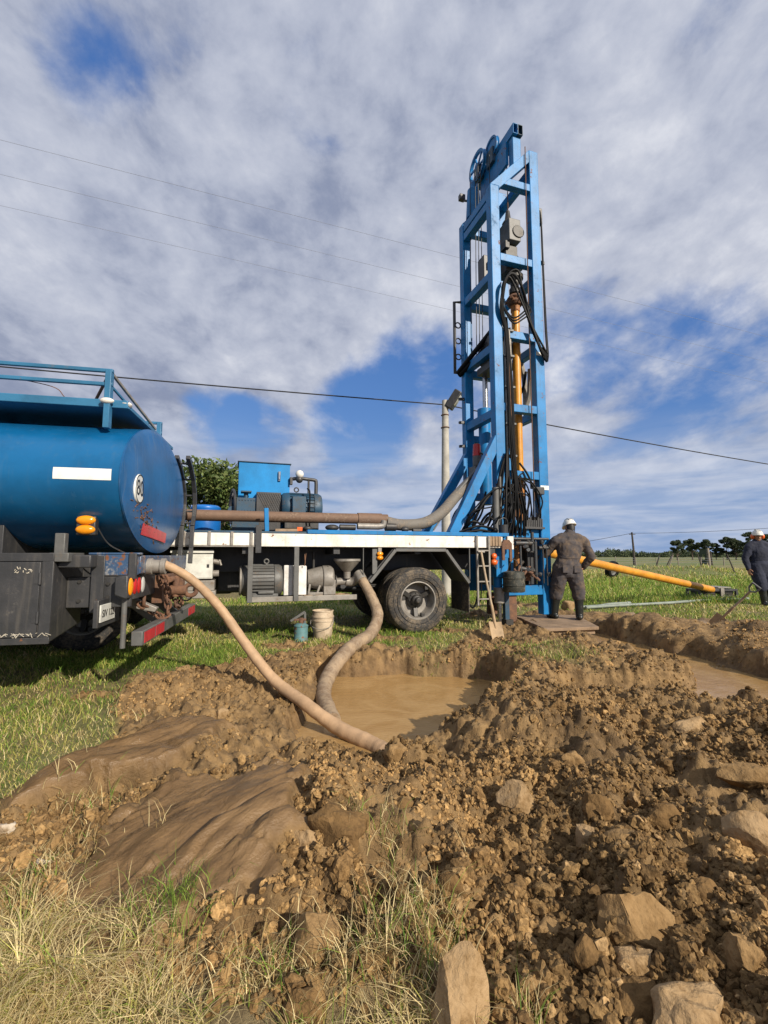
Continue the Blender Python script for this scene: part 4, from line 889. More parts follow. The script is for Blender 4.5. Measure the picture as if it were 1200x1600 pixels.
    for z in (4.45, 3.95, 3.45, 2.95): mb = MB(); mb.beam((1.72, M1-.1, z), (1.60, M1-.1, z-.01), .05, .05); obj('climbing_peg', mb, BLACKP, ms)
    # ropes
    for k, (x, y, z0, z1) in enumerate(((1.80, 1.45, 5.3, 9.4), (1.84, 1.3, 5.2, 9.3), (1.88, 1.25, 5.2, 9.4), (2.02, 1.02, 5.4, 9.5), (2.0, 1.35, 3.4, 9.5))):
        mb = MB(); mb.cyl((x, y, z0), (x+.04, y-.02, z1), .009, seg=6); obj('wire_rope', mb, WIREM, ms)
    for p, q in (((2.52, .43, 9.3), (2.46, .40, 5.6)), ((2.46, .40, 5.6), (2.47, .41, 2.2)), ((2.27, .70, 9.3), (2.27, .70, 7.8)), ((1.99, .40, 5.2), (2.04, .38, 1.9))):
        mb = MB(); mb.cyl(p, q, .010, seg=6); obj('wire_rope', mb, RUST, ms)
    # hose bundle spraying out of the hose clamp and looping to the rear column
    def hose(P, r=.024, mat=RUBBERH): mb = MB(); mb.tube(cr(P), r, 8); obj('hydraulic_hose', mb, mat, ms)
    rg = random.Random(9)
    for k in range(5):
        o = .035*k; j = lambda a=.05: rg.uniform(-a, a)
        hose([(1.93+o*.4, .45, 5.5-o), (1.86+j(.04), .36, 5.85+j()), (1.88+o*.5+j(.03), .30+j(.03), 6.22+o*1.2), (2.02+o+j(.04), .28+j(.03), 6.34+o*1.3+j(.03)), (2.22+o*.6+j(.04), .30+j(.03), 6.05+o*1.2), (2.45+j(.03), .33+j(.02), 5.5+o*1.0), (2.70+j(.02), .35+j(.02), 5.02+o*.9), (2.82+o*.15, .38, 4.88+o*1.1)], .019)
    for k in range(4):
        o = .03*k
        hose([(2.70, .36, 5.05+o), (2.80+o*.2, .36, 4.9+o), (2.875+o*.4, .42+o*.3, 5.0+o), (2.89+o*.5, .47+o*.4, 5.6), (2.885+o*.4, .48+o*.4, 6.8), (2.885+o*.3, .49+o*.4, 7.85), (2.865, .54+o*.3, 8.14-o*.4), (2.83, .62, 7.98-o*.6)], .017)
    for k in range(6):
        o = .026*k; j = lambda a=.03: rg.uniform(-a, a)
        hose([(1.92+o*.5, .42, 5.65), (1.95+o*.5+j(.02), .40, 5.2), (1.965+o*.6+j(.02), .40+j(.015), 4.2), (1.975+o*.8+j(.02), .38+j(.015), 3.2), (2.0+o+j(.03), .37+j(.02), 2.5), (2.0+o*1.6+j(.04), .37+j(.03), 1.95), (1.9+o*3+j(), .42, 1.55)], .017)
    for k in range(3): hose([(1.9, .44, 5.9), (2.05, .33, 5.62-.05*k), (2.25, .32, 5.72-.06*k), (2.42+.03*k, .36, 5.95-.05*k), (2.34, .5, 6.2)], .016)
    hose([(2.2, .45, 2.9), (2.35, .40, 2.65), (2.55, .42, 2.2), (2.62, .45, 1.8)], .02); hose([(1.65, .4, 1.6), (1.72, .35, 2.0), (1.85, .38, 2.5)], .02)
    hose([(1.2, .5, 1.62), (1.32, .40, 2.0), (1.6, .42, 2.3), (1.75, .5, 2.1), (1.8, .6, 1.7)], .026); hose([(1.35, .6, 1.6), (1.5, .5, 1.9), (1.7, .5, 1.95), (1.85, .5, 1.6)], .022); hose([(.95, .3, 1.58), (1.25, .25, 1.63), (1.5, .28, 1.60), (1.75, .35, 1.68)], .022); hose([(.9, .35, 1.6), (1.2, .28, 1.70), (1.45, .30, 1.68), (1.7, .4, 1.62)], .02); hose([(1.0, .8, 1.6), (.95, .7, 1.85), (1.1, .7, 2.05), (1.35, .8, 1.9)], .024); hose([(1.75, .9, 2.4), (1.6, .8, 2.0), (1.3, .6, 1.7)], .02)
    hose([(2.75, .8, 4.9), (2.78, .9, 4.4), (2.72, 1.0, 4.1)], .05, GREYL); hose([(2.70, 1.1, 5.35), (2.78, 1.05, 4.8), (2.76, 1.0, 4.0)], .05, GREYL); hose([(2.5, 1.1, 4.3), (2.68, 1.0, 4.5), (2.76, .95, 4.9)], .028)
    for k in range(12):
        x0 = rg.uniform(1.0, 1.9); y0 = rg.uniform(.2, .6); x1 = rg.uniform(1.8, 2.3)
        hose([(x0, y0+.2, 1.6), (x0+.05, y0, 1.75+rg.uniform(0, .3)), ((x0+x1)/2, .33+rg.uniform(-.05, .05), 2.0+rg.uniform(-.2, .5)), (x1, .40, 2.2+rg.uniform(-.2, .9)), (x1+.05, .43, 2.0), (x1+rg.uniform(-.1, .2), .45, 1.6)], rg.choice((.013, .017, .02)))
    for k in range(6):
        x0 = 2.25+rg.uniform(0, .4); hose([(x0, .40, 1.85), (x0+rg.uniform(-.1, .1), .34, 2.05+rg.uniform(0, .3)), (x0+rg.uniform(-.3, .1), .38, 2.3+rg.uniform(0, .3)), (2.05+.03*k, .40, 2.6)], .014)
    # thick grey delivery hose climbing from the deck into the mast
    mb = MB(); mb.tube(cr([(-.42, .35, 1.74), (-.15, .35, 1.70), (.25, .38, 1.74), (.60, .45, 1.92), (.95, .62, 2.22), (1.35, .8, 2.55), (1.65, .9, 2.75)]), .095, 16); obj('delivery_hose', mb, pm('grey_ribbed_hose', (.15, .135, .115), .75, amt=.5, scale=6, bump=.3, dirt=(.27, .21, .15)), ms)
    mb = MB(); mb.cyl((.45, .42, 1.63), (1.3, .72, 2.62), .012); mb.cyl((.95, .6, 2.28), (1.7, .85, 2.98), .03); obj('hose_stay', mb, GREYM, ms)
    # small clamp lamp on the cross bar
    mb = MB(); mb.box(2.50, 2.68, .38, .45, 2.32, 2.46); mb.box(2.40, 2.50, .40, .44, 2.42, 2.52); obj('work_lamp', mb, BLACKP, ms, .015)
    # operator's valve bank, levers, breakout table and pipework at the base
    mb = MB(); mb.box(2.02, 2.62, .5, .9, 1.52, 1.68); mb.box(2.08, 2.36, .44, .6, 1.60, 1.84); obj('breakout_table', mb, BLUE, ms, .01)
    mb = MB(); mb.cyl((2.40, .75, 1.69), (2.40, .75, 2.1), .095, seg=18); mb.torus((2.40, .75, 1.78), (0, 0, 1), .10, .022); obj('slip_bowl', mb, YRUST, ms)
    rg = random.Random(21); mb = MB()
    for k in range(9):
        x = 2.28+.04*k; mb.box(x, x+.03, .40, .52, 1.70, 1.86+rg.uniform(-.03, .05)); mb.cyl((x+.015, .43, 1.86), (x+.015+rg.uniform(-.04, .04), .38, 2.02+rg.uniform(-.05, .05)), .010, seg=6)
    mb.box(2.24, 2.66, .38, .54, 1.68, 1.72); obj('valve_bank', mb, BLACKP, ms, .004)
    mb = MB()
    for p, q, r in (((1.95, .38, 1.50), (2.72, .38, 1.50), .025), ((2.0, .36, 1.42), (2.35, .36, 1.42), .04), ((2.42, .36, 1.45), (2.42, .36, .82), .033), ((2.44, .38, .92), (2.08, .40, .98), .04), ((2.12, .38, 1.38), (2.12, .38, .72), .022), ((2.36, .36, 1.62), (2.36, .36, 1.28), .03), ((2.5, .38, 1.34), (2.82, .38, 1.34), .035), ((2.58, .36, 1.4), (2.58, .36, .7), .012), ((2.66, .36, 1.4), (2.66, .36, .66), .012), ((1.95, .5, .8), (2.2, .42, 1.1), .03)):
        mb.cyl(p, q, r, seg=12)
    for k in range(14): c = (rg.uniform(2.0, 2.75), .36, rg.choice((1.36, 1.44, 1.3, .95, .86))); mb.lathe([(0, -.03), (.036, -.03), (.046, 0), (.036, .03), (0, .03)], c, (rg.uniform(-1, 1), -1, rg.uniform(-.6, .6)), 8)
    obj('manifold', mb, pm('oily_ironwork', (.05, .055, .06), .4, metal=.3, amt=.5, rust=.4, scale=9, dirt=(.10, .075, .05)), ms, .003)
    mb = MB()
    for k in range(9): a = rg.uniform(2.02, 2.5); z = rg.uniform(.76, 1.0); mb.tube(cr([(a, .42, z), (a+rg.uniform(-.1, .1), .34, z-rg.uniform(.05, .2)), (a+rg.uniform(-.15, .15), .40, z+rg.uniform(-.1, .15))]), .022, 8)
    mb.box(2.12, 2.40, .5, .62, .74, .92); obj('breakout_tongs', mb, RUST, ms, .006)
    mb = MB(); mb.box(2.42, 2.62, .6, 1.0, .66, 1.5); mb.box(1.72, 1.95, .55, 1.3, .66, 1.5); mb.box(1.94, 2.4, 1.1, 1.4, .66, 1.45); obj('power_pack', mb, BLACKP, ms, .02)
    mb = MB(); mb.cyl((1.62, .35, 1.55), (1.62, .35, 2.4), .06); mb.cyl((1.72, .36, 1.5), (1.72, .36, 2.6), .025); obj('standpipe', mb, GREYM, ms)
    mb = MB(); mb.cyl((1.95, 1.1, .10), (1.95, 1.1, .5), .10); obj('guide_casing', mb, RUST, ms, .01)
    mb = MB(); mb.box(1.9, 2.1, .5, .66, .02, .49); obj('mast_foot', mb, RUST, ms, .01)
    # dark folded hose rack on the rear column
    mb = MB(); mb.box(2.825, 2.93, .5, .58, 7.8, 8.14); mb.box(2.826, 2.95, .5, .55, 6.95, 7.02); obj('hose_hanger', mb, BLACKP, ms, .01)
    mb = MB(); mb.box(2.64, 2.82, M0-.006, M0-.001, 2.42, 2.50); mb.box(2.64, 2.81, M0-.006, M0-.001, 5.02, 5.09); obj('white_marking', mb, TAPE, ms)
    return ms
MAST = build_rig()
RGM = Matrix.Translation((.543, 7.26, 0)) @ Matrix.Rotation(R(18), 4, 'Z')
TKM = Matrix.Translation((-2.03, 3.8, 0)) @ Matrix.Rotation(R(12), 4, 'Z')
def rw(*p): return RGM @ Vector(p)
def tw(*p): return TKM @ Vector(p)
def tinted(o, lab, cat, grp=None): return tag(o, lab, cat, grp)

# drill pipe hanging in the mast, pipe lying on the deck, barrel on the deck
def pipe_thing(name, P, r, mats, lab, cat, collar=None):
    e = thing(name, lab, cat, P[0]); o = Vector(P[0])
    mb = MB(); mb.tube([Vector(p)-o for p in P], r, 20); obj('pipe_body', mb, mats[0], e)
    d = (Vector(P[-1])-o).normalized()
    for k, (a, b) in enumerate(collar or ()):
        mb = MB(); mb.tube([d*a, d*b], r*1.16, 20); obj('collar', mb, mats[1], e, .004)
    return e
pipe_thing('drill_pipe', [rw(2.40, .75, 2.55), rw(2.41, .75, 6.15)], .078, (YELLOW, YRUST), 'yellow drill pipe hanging upright inside the blue mast', 'drill pipe', ((-.45, .0), (3.45, 3.6)))
pipe_thing('drill_pipe', [rw(2.22, .62, .55), rw(2.20, .62, 1.50)], .07, (YRUST, RUST), 'short rust stained orange pipe standing behind the valve manifold', 'drill pipe', ((.0, .08), (.9, .97)))
pipe_thing('steel_pipe', [rw(-4.4, .36, 1.775), rw(-2.0, .36, 1.78), rw(-.40, .36, 1.785)], .082, (BROWNP, BROWNP), 'long rust brown pipe lying along the white edged deck', 'pipe', ((3.5, 3.9), (.1, .2)))
bt = thing('barrel', 'bright blue plastic barrel top behind the brown pipe', 'barrel', rw(-3.20, 1.0, 1.56), R(18))
mb = MB(); mb.lathe([(0, 0), (.20, 0), (.225, .02), (.23, .05), (.23, .33), (.222, .345), (.23, .36), (.225, .39), (.19, .42), (.10, .43), (0, .43)], seg=32); obj('barrel_body', mb, BARREL, bt)
mb = MB(); mb.lathe([(.235, .20), (.243, .205), (.243, .23), (.235, .235)], seg=32, closed=True); obj('hoop', mb, BARREL, bt)

# ------------------------------------------------------------------ hoses into the pond
def wpt(px, py, Y):                                     # a surveyed point: sight line at depth Y
    u = (px-600)/FPX; v = (800-py)/FPX; dy = math.cos(PITCH)-math.sin(PITCH)*v; dz = math.sin(PITCH)+math.cos(PITCH)*v
    k = Y/dy; return Vector((u*k, Y, CAMH+dz*k))
def hose_thing(name, P, rr, mat, lab, end_mats=None):
    e = thing(name, lab, 'hose', P[0]); Q = cr([Vector(p)-Vector(P[0]) for p in P], 12); n = len(Q)
    rad = [float(np.interp(i/(n-1), np.linspace(0, 1, len(rr)), rr)) * (1+.03*math.sin(i*1.7)+.02*math.sin(i*.63)) for i in range(n)]
    for rep_ in range(2):                                # rest on the bank, dip under the water
        lift = np.zeros(n)
        for i, q in enumerate(Q):
            w_ = q+Vector(P[0]); k = hz(w_.x, w_.y)
            if k > -.2 and i > 3: lift[i] = max(0, k+rad[i]*.6-w_.z)
        ker = np.exp(-(np.arange(-14, 15)/7.)**2); sm = np.array([max(lift[max(0, i-6):i+7]) for i in range(n)]); sm = np.convolve(sm, ker/ker.sum(), 'same')
        for i, q in enumerate(Q): q.z += sm[i]*min(1, i/10)
    mb = MB(); mb.tube(Q, rad, 20); obj('hose_body', mb, mat, e)
    d = (Q[1]-Q[0]).normalized()
    mb = MB(); mb.tube([Q[0]-d*.05, Q[0]+d*.0, Q[0]+d*.10], [rr[0]*1.12, rr[0]*1.18, rr[0]*1.16], 20); c = obj('clamp', mb, GREYL, e, .003)
    return e
a = tw(.0, .52, 1.10)
hose_thing('suction_hose', [a, tw(.10, .52, 1.11), wpt(300, 906, 4.45), wpt(342, 948, 4.45), wpt(382, 1004, 4.42), wpt(430, 1066, 4.28), wpt(480, 1104, 4.05), wpt(530, 1138, 3.86), wpt(580, 1163, 3.66), wpt(610, 1180, 3.50)],
           [.041, .041, .042, .045, .049, .054, .062, .064], HOSE_TAN, 'tan hose running from the tanker outlet down into the muddy pond')
a = rw(-.93, .10, .90)
hose_thing('pump_hose', [a, wpt(579, 930, 6.85), wpt(590, 962, 6.62), wpt(577, 995, 6.3), wpt(548, 1022, 5.85), wpt(517, 1052, 5.3), wpt(505, 1082, 4.85), wpt(512, 1110, 4.45), wpt(520, 1128, 4.2)],
           [.068, .074, .080, .082, .082, .082, .080, .078, .078], HOSE_MUD, 'thick mud caked hose curving from the rig pump into the pond')

# ------------------------------------------------------------------ loose tools and containers
bx, by = gp(504, 997); bz = hz(bx, by)
e = thing('bucket', 'beige mud stained plastic bucket standing below the rig tray', 'bucket', (bx, by, bz-.01))
mb = MB(); mb.lathe([(0, 0), (.125, 0), (.132, .01), (.148, .26), (.156, .262), (.158, .285), (.151, .287), (.153, .32), (.160, .322), (.160, .345), (.150, .347), (.149, .40), (.157, .405), (.157, .42), (.146, .42), (.142, .3), (.124, .02), (0, .02)], seg=36); obj('bucket_body', mb, BUCKP, e)
mb = MB(); mb.tube(cr([(-.16, 0, .33), (-.15, -.14, .22), (0, -.19, .17), (.15, -.14, .22), (.16, 0, .33)]), .005, 6); obj('handle', mb, GREYL, e)
bx, by = gp(470, 1002); bz = hz(bx, by)
e = thing('oil_can', 'teal rusty oil can with a lever pump beside the beige bucket', 'can', (bx, by, bz-.01), .3)
mb = MB(); mb.lathe([(0, 0), (.098, 0), (.102, .01), (.102, .03), (.096, .04), (.096, .22), (.102, .225), (.102, .235), (.07, .26), (.045, .27), (0, .27)], seg=30); obj('can_body', mb, CANM, e)
mb = MB(); mb.cyl((0, 0, .27), (0, 0, .34), .035); mb.box(-.10, .07, -.02, .02, .30, .33); obj('pump_head', mb, RUST, e, .005)
mb = MB(); mb.beam((-.15, 0, .30), (.05, 0, .42), .03, .035); mb.beam((.05, 0, .42), (.055, 0, .26), .03, .03); obj('lever', mb, GREYM, e, .004)
mb = MB(); mb.tube(cr([(.08, 0, .22), (.13, -.02, .24), (.17, -.05, .14), (.15, -.06, .02), (.10, -.1, .0)]), .009, 8); obj('oil_hose', mb, RUBBERH, e)

def shovel(lab, tip, top, bw, bl, d_handle=False, face=(0, -1, 0)):
    tip = Vector(tip); top = Vector(top); e = thing('shovel', lab, 'shovel', tip); d = (top-tip).normalized(); s = d.cross(Vector(face)).normalized(); nrm = s.cross(d)
    L = (top-tip).length; mb = MB(); n = 8; vs = []
    for layer in (0, .004):
        for i in range(n+1):
            t = i/n
            for j in range(7):
                w = (j/6-.5)*2; hw = bw/2*(1-.10*(1-t)**6 - .0*t)
                vs.append(d*(bl*t - (0 if d_handle == False else .05*(w*w)*(1-t)*-1)) + s*w*hw + nrm*(-.02*(1-w*w)*(.4+.6*t)+layer))
    K = (n+1)*7; fs = [(i*7+j, i*7+j+1, (i+1)*7+j+1, (i+1)*7+j) for i in range(n) for j in range(6)]; fs2 = [tuple(K+q for q in reversed(f)) for f in fs]
    rim = [i*7 for i in range(n+1)] + [n*7+j for j in range(1, 7)] + [i*7+6 for i in range(n-1, -1, -1)] + [j for j in range(5, 0, -1)]
    fs3 = [(rim[i], rim[(i+1) % len(rim)], K+rim[(i+1) % len(rim)], K+rim[i]) for i in range(len(rim))]
    mb.add(vs, fs+fs2+fs3); obj('blade', mb, SPADE, e)
    mb = MB(); mb.tube([d*(bl-.10)-nrm*.012, d*(bl)-nrm*.012, d*(bl+.12)-nrm*.005, d*(bl+.26)], [.012, .022, .024, .021], 12); obj('socket', mb, SPADE, e)
    e2 = L - (.14 if d_handle else 0)
    mb = MB(); mb.tube(cr([d*(bl+.2), d*(bl+.2+(e2-bl-.2)*.5)+nrm*-.015, d*e2]), .0185, 12); obj('shaft', mb, SHAFT, e)
    if d_handle:
        mb = MB(); mb.tube(cr([d*e2, d*(e2+.05)+s*.055, d*(L)+s*.065], 5), .013, 8); mb.tube(cr([d*e2, d*(e2+.05)-s*.055, d*(L)-s*.065], 5), .013, 8); mb.cyl(d*L+s*.075, d*L-s*.075, .015, seg=10); obj('grip', mb, GREYM, e)
    else:
        mb = MB(); mb.cyl(d*L-s*.06, d*L+s*.06, .018, seg=10); obj('grip', mb, GREYL, e, .004)
    return e
tx, ty = gp(779, 999); q = rw(1.05, -.10, 1.26)
shovel('long handled spade leaning on the access ladder behind the rear wheel', (tx, ty, hz(tx, ty)-.01), q, .205, .285, False, (.25, -1, .2))
tx, ty = gp(1112, 972, .04); q = wpt(1182, 915, 7.6)
shovel('d grip shovel standing in the smooth spoil bank near the ditch', (tx, ty, hz(tx, ty)-.06), q, .21, .27, True, (-.6, -1, .5))
def mound(name, c, r, h, lab, cat, seed):
    pass
# boards the driller stands on
P4 = [gp(803, 961, .06), gp(852, 982, .06), gp(936, 979, .06), gp(900, 960, .06)]
pz = .06; e = thing('plank_platform', 'muddy wooden board laid over the ditch beneath the driller', 'boards', (*P4[1], pz))
o = Vector((*P4[1], 0)); mb = MB(); q = [Vector((*p, 0))-o for p in P4]
for k in range(5):
    a = k/5+.004; b = (k+1)/5-.004; L = lambda t, u, v: u+(v-u)*t
    c = [L(a, q[1], q[0]), L(b, q[1], q[0]), L(b, q[2], q[3]), L(a, q[2], q[3])]; dz = random.uniform(-.006, .004)
    mb.add([(v.x, v.y, zz+dz) for zz in (-.05, .0) for v in c], [(3, 2, 1, 0), (4, 5, 6, 7), (0, 1, 5, 4), (1, 2, 6, 5), (2, 3, 7, 6), (3, 0, 4, 7)])
obj('boards', mb, PLATE, e, .006)
mb = MB(); mb.beam(q[1]+Vector((.05, .12, -.09)), q[2]+Vector((-.05, .1, -.09)), .08, .07); obj('bearer', mb, WOOD, e)

# yellow casing pipe sloping to a low stand
pa = wpt(800, 851, 8.75); pb = wpt(1112, 921, 12.9)
pipe_thing('casing_pipe', [pa, pb], .088, (YELLOW, YELLOW), 'long yellow pipe sloping from the mast down to a low black stand', 'pipe', ((.0, .05),))
cx, cy = wpt(1115, 930, 13.1).xy; g = hz(cx, cy)
e = thing('pipe_stand', 'low black frame on the grass holding up the yellow pipe end', 'stand', (cx, cy, g), R(8))
mb = MB()
for x in (-.62, .50):
    for y in (-.22, .22): mb.box(x-.03, x+.03, y-.03, y+.03, 0, .27)
for z in (.05, .24):
    for y in (-.22, .22): mb.box(-.6, .48, y-.025, y+.025, z-.03, z+.03)
    for x in (-.62, .5): mb.box(x-.025, x+.025, -.2, .2, z-.028, z+.028)
obj('frame', mb, BLACKP, e, .006)
mb = MB(); mb.box(-.58, .46, -.2, .2, .05, .12); mb.box(-.55, -.1, -.18, .2, .12, .22); mb.box(.0, .46, -.18, .2, .12, .235); obj('load', mb, STEELD, e, .02)
mb = MB(); mb.box(-.02, .09, -.275, -.246, .0, .30); mb.box(-.1, .30, -.28, .26, .301, .33); obj('cross_piece', mb, GREYL, e, .006)
# thin pale pipes lying in the grass
for (a, b, lab) in ((wpt(885, 944, 10.4), wpt(980, 938, 11.5), 'short pale pipe lying in the grass just behind the driller'), (wpt(915, 946, 10.6), wpt(1165, 937, 12.2), 'long pale green pipe lying in the grass before the black stand')):
    e = thing('water_pipe', lab, 'pipe', a, 0, 'pale pipes lying in the grass'); n = 8
    P = [Vector((a.x+(b.x-a.x)*i/n, a.y+(b.y-a.y)*i/n+.05*math.sin(i*1.3), 0)) for i in range(n+1)]; P = [Vector((p.x, p.y, hz(p.x, p.y)+.055)) - a for p in P]
    mb = MB(); mb.tube(cr(P, 4), .034, 12); obj('pipe_body', mb, PVC, e)
    d = (P[-1]-P[-2]).normalized(); mb = MB(); mb.cyl(P[-1]-d*.05, P[-1]+d*.06, .042); obj('coupling', mb, PVC, e, .004)
# wheelbarrow lying behind the pipe
cx, cy = wpt(957, 898, 25.).xy; g = hz(cx, cy)
e = thing('spare_tyre', 'black tyre standing in the field behind the yellow pipe', 'tyre', (cx, cy, g+.46), R(35)); e.scale = (1.38, 1.38, 1.38)
mb = MB(); mb.lathe([(.19, -.09), (.24, -.11), (.32, -.10), (.35, -.06), (.355, 0), (.35, .06), (.32, .10), (.24, .11), (.19, .09)], (0, 0, 0), (.1, 1, .25), 40, True); obj('tyre', mb, RUBBERH, e)
mb = MB(); mb.lathe([(.19, -.07), (.15, -.02), (0, -.02), (0, .02), (.15, .02), (.19, .07)], (0, 0, 0), (.1, 1, .25), 32); obj('rim', mb, GREYM, e)

# ------------------------------------------------------------------ people
def body_mesh(name, parts, mat, parent, voxel=.012, smooth_it=4, disp=0.):
    """parts: list of (points, radii(x or (rx,ry)), side vector). All melt into one continuous surface."""
    mb = MB()
    for pts, rr, side in parts:
        P = [Vector(p) for p in pts]; n = len(P); S = Vector(side); vs = []; sg = 18
        r2 = [r if hasattr(r, '__len__') else (r, r) for r in rr]
        # rounded ends
        T0 = (P[1]-P[0]).normalized(); T1 = (P[-1]-P[-2]).normalized()
        PP = []; RR = []
        for k in (0., .35, .7, .92): PP.append(P[0]-T0*min(r2[0])*math.sqrt(1-k*k)*.9); RR.append((r2[0][0]*max(k, .03), r2[0][1]*max(k, .03)))
        Q = cr(P, 5); m = len(Q)
        for i, q in enumerate(Q):
            f = i/(m-1)*(n-1); j = min(int(f), n-2); t = f-j; t = t*t*(3-2*t); PP.append(q); RR.append(tuple(r2[j][c]*(1-t)+r2[j+1][c]*t for c in (0, 1)))
        for k in (.92, .7, .35, .0): PP.append(P[-1]+T1*min(r2[-1])*math.sqrt(1-k*k)*.9); RR.append((r2[-1][0]*max(k, .03), r2[-1][1]*max(k, .03)))
        m = len(PP)
        for i in range(m):
            T = (PP[min(i+1, m-1)]-PP[max(i-1, 0)]).normalized(); a = (S - T*S.dot(T)).normalized(); b = T.cross(a)
            for k in range(sg): t = 2*math.pi*k/sg; vs.append(PP[i]+a*math.cos(t)*RR[i][0]+b*math.sin(t)*RR[i][1])
        mb.add(vs, [(i*sg+k, i*sg+(k+1) % sg, (i+1)*sg+(k+1) % sg, (i+1)*sg+k) for i in range(m-1) for k in range(sg)] + [tuple(range(sg-1, -1, -1)), tuple((m-1)*sg+k for k in range(sg))])
    me = mesh_from(name, mb.V, mb.F, [mat]); o = bpy.data.objects.new(name, me); COL.objects.link(o); o.parent = parent
    rm = o.modifiers.new('melt', 'REMESH'); rm.mode = 'VOXEL'; rm.voxel_size = voxel; rm.use_smooth_shade = True
    sm = o.modifiers.new('soften', 'SMOOTH'); sm.factor = .5; sm.iterations = smooth_it
    if disp:
        tx = bpy.data.textures.new('folds', 'CLOUDS'); tx.noise_scale = .085; tx.noise_depth = 2
        dm = o.modifiers.new('folds', 'DISPLACE'); dm.texture = tx; dm.strength = disp; dm.mid_level = .5
    dg = bpy.context.evaluated_depsgraph_get(); ev = o.evaluated_get(dg); m2 = bpy.data.meshes.new_from_object(ev)
    o.modifiers.clear(); o.data = m2; m2.polygons.foreach_set('use_smooth', [True]*len(m2.polygons))
    return o
def hand_parts(w, d, side, palm_n, s=1., curl=.9, thumb=1):
    """w wrist, d pointing direction, side across the palm; five unequal bent fingers."""
    w = Vector(w); d = Vector(d).normalized(); a = Vector(side); a = (a-d*a.dot(d)).normalized(); n = Vector(palm_n); n = (n-d*n.dot(d)-a*n.dot(a)).normalized()
    out = [([w-d*.03*s, w+d*.04*s, w+d*.09*s], [(.030*s, .024*s), (.040*s, .021*s), (.042*s, .019*s)], a)]
    for k, (off, L) in enumerate(((-.031, .068), (-.0105, .078), (.0105, .074), (.031, .060))):
        p = w+d*.085*s+a*off*s; L *= s; q1 = p+d*L*.45+n*.10*L*curl; q2 = q1+(d*.6+n*.9*curl).normalized()*L*.35; q3 = q2+(d*.15+n*curl).normalized()*L*.28
        out.append(([p, q1, q2, q3], [.0095*s, .0092*s, .0085*s, .0075*s], a))
    p = w+d*.025*s+a*(-.035*thumb)*s; q1 = p+(d*.6-a*.7*thumb+n*.3).normalized()*.04*s; q2 = q1+(d*.9-a*.1*thumb+n*.5).normalized()*.035*s
    out.append(([p, q1, q2], [.013*s, .0115*s, .009*s], a))
    return out
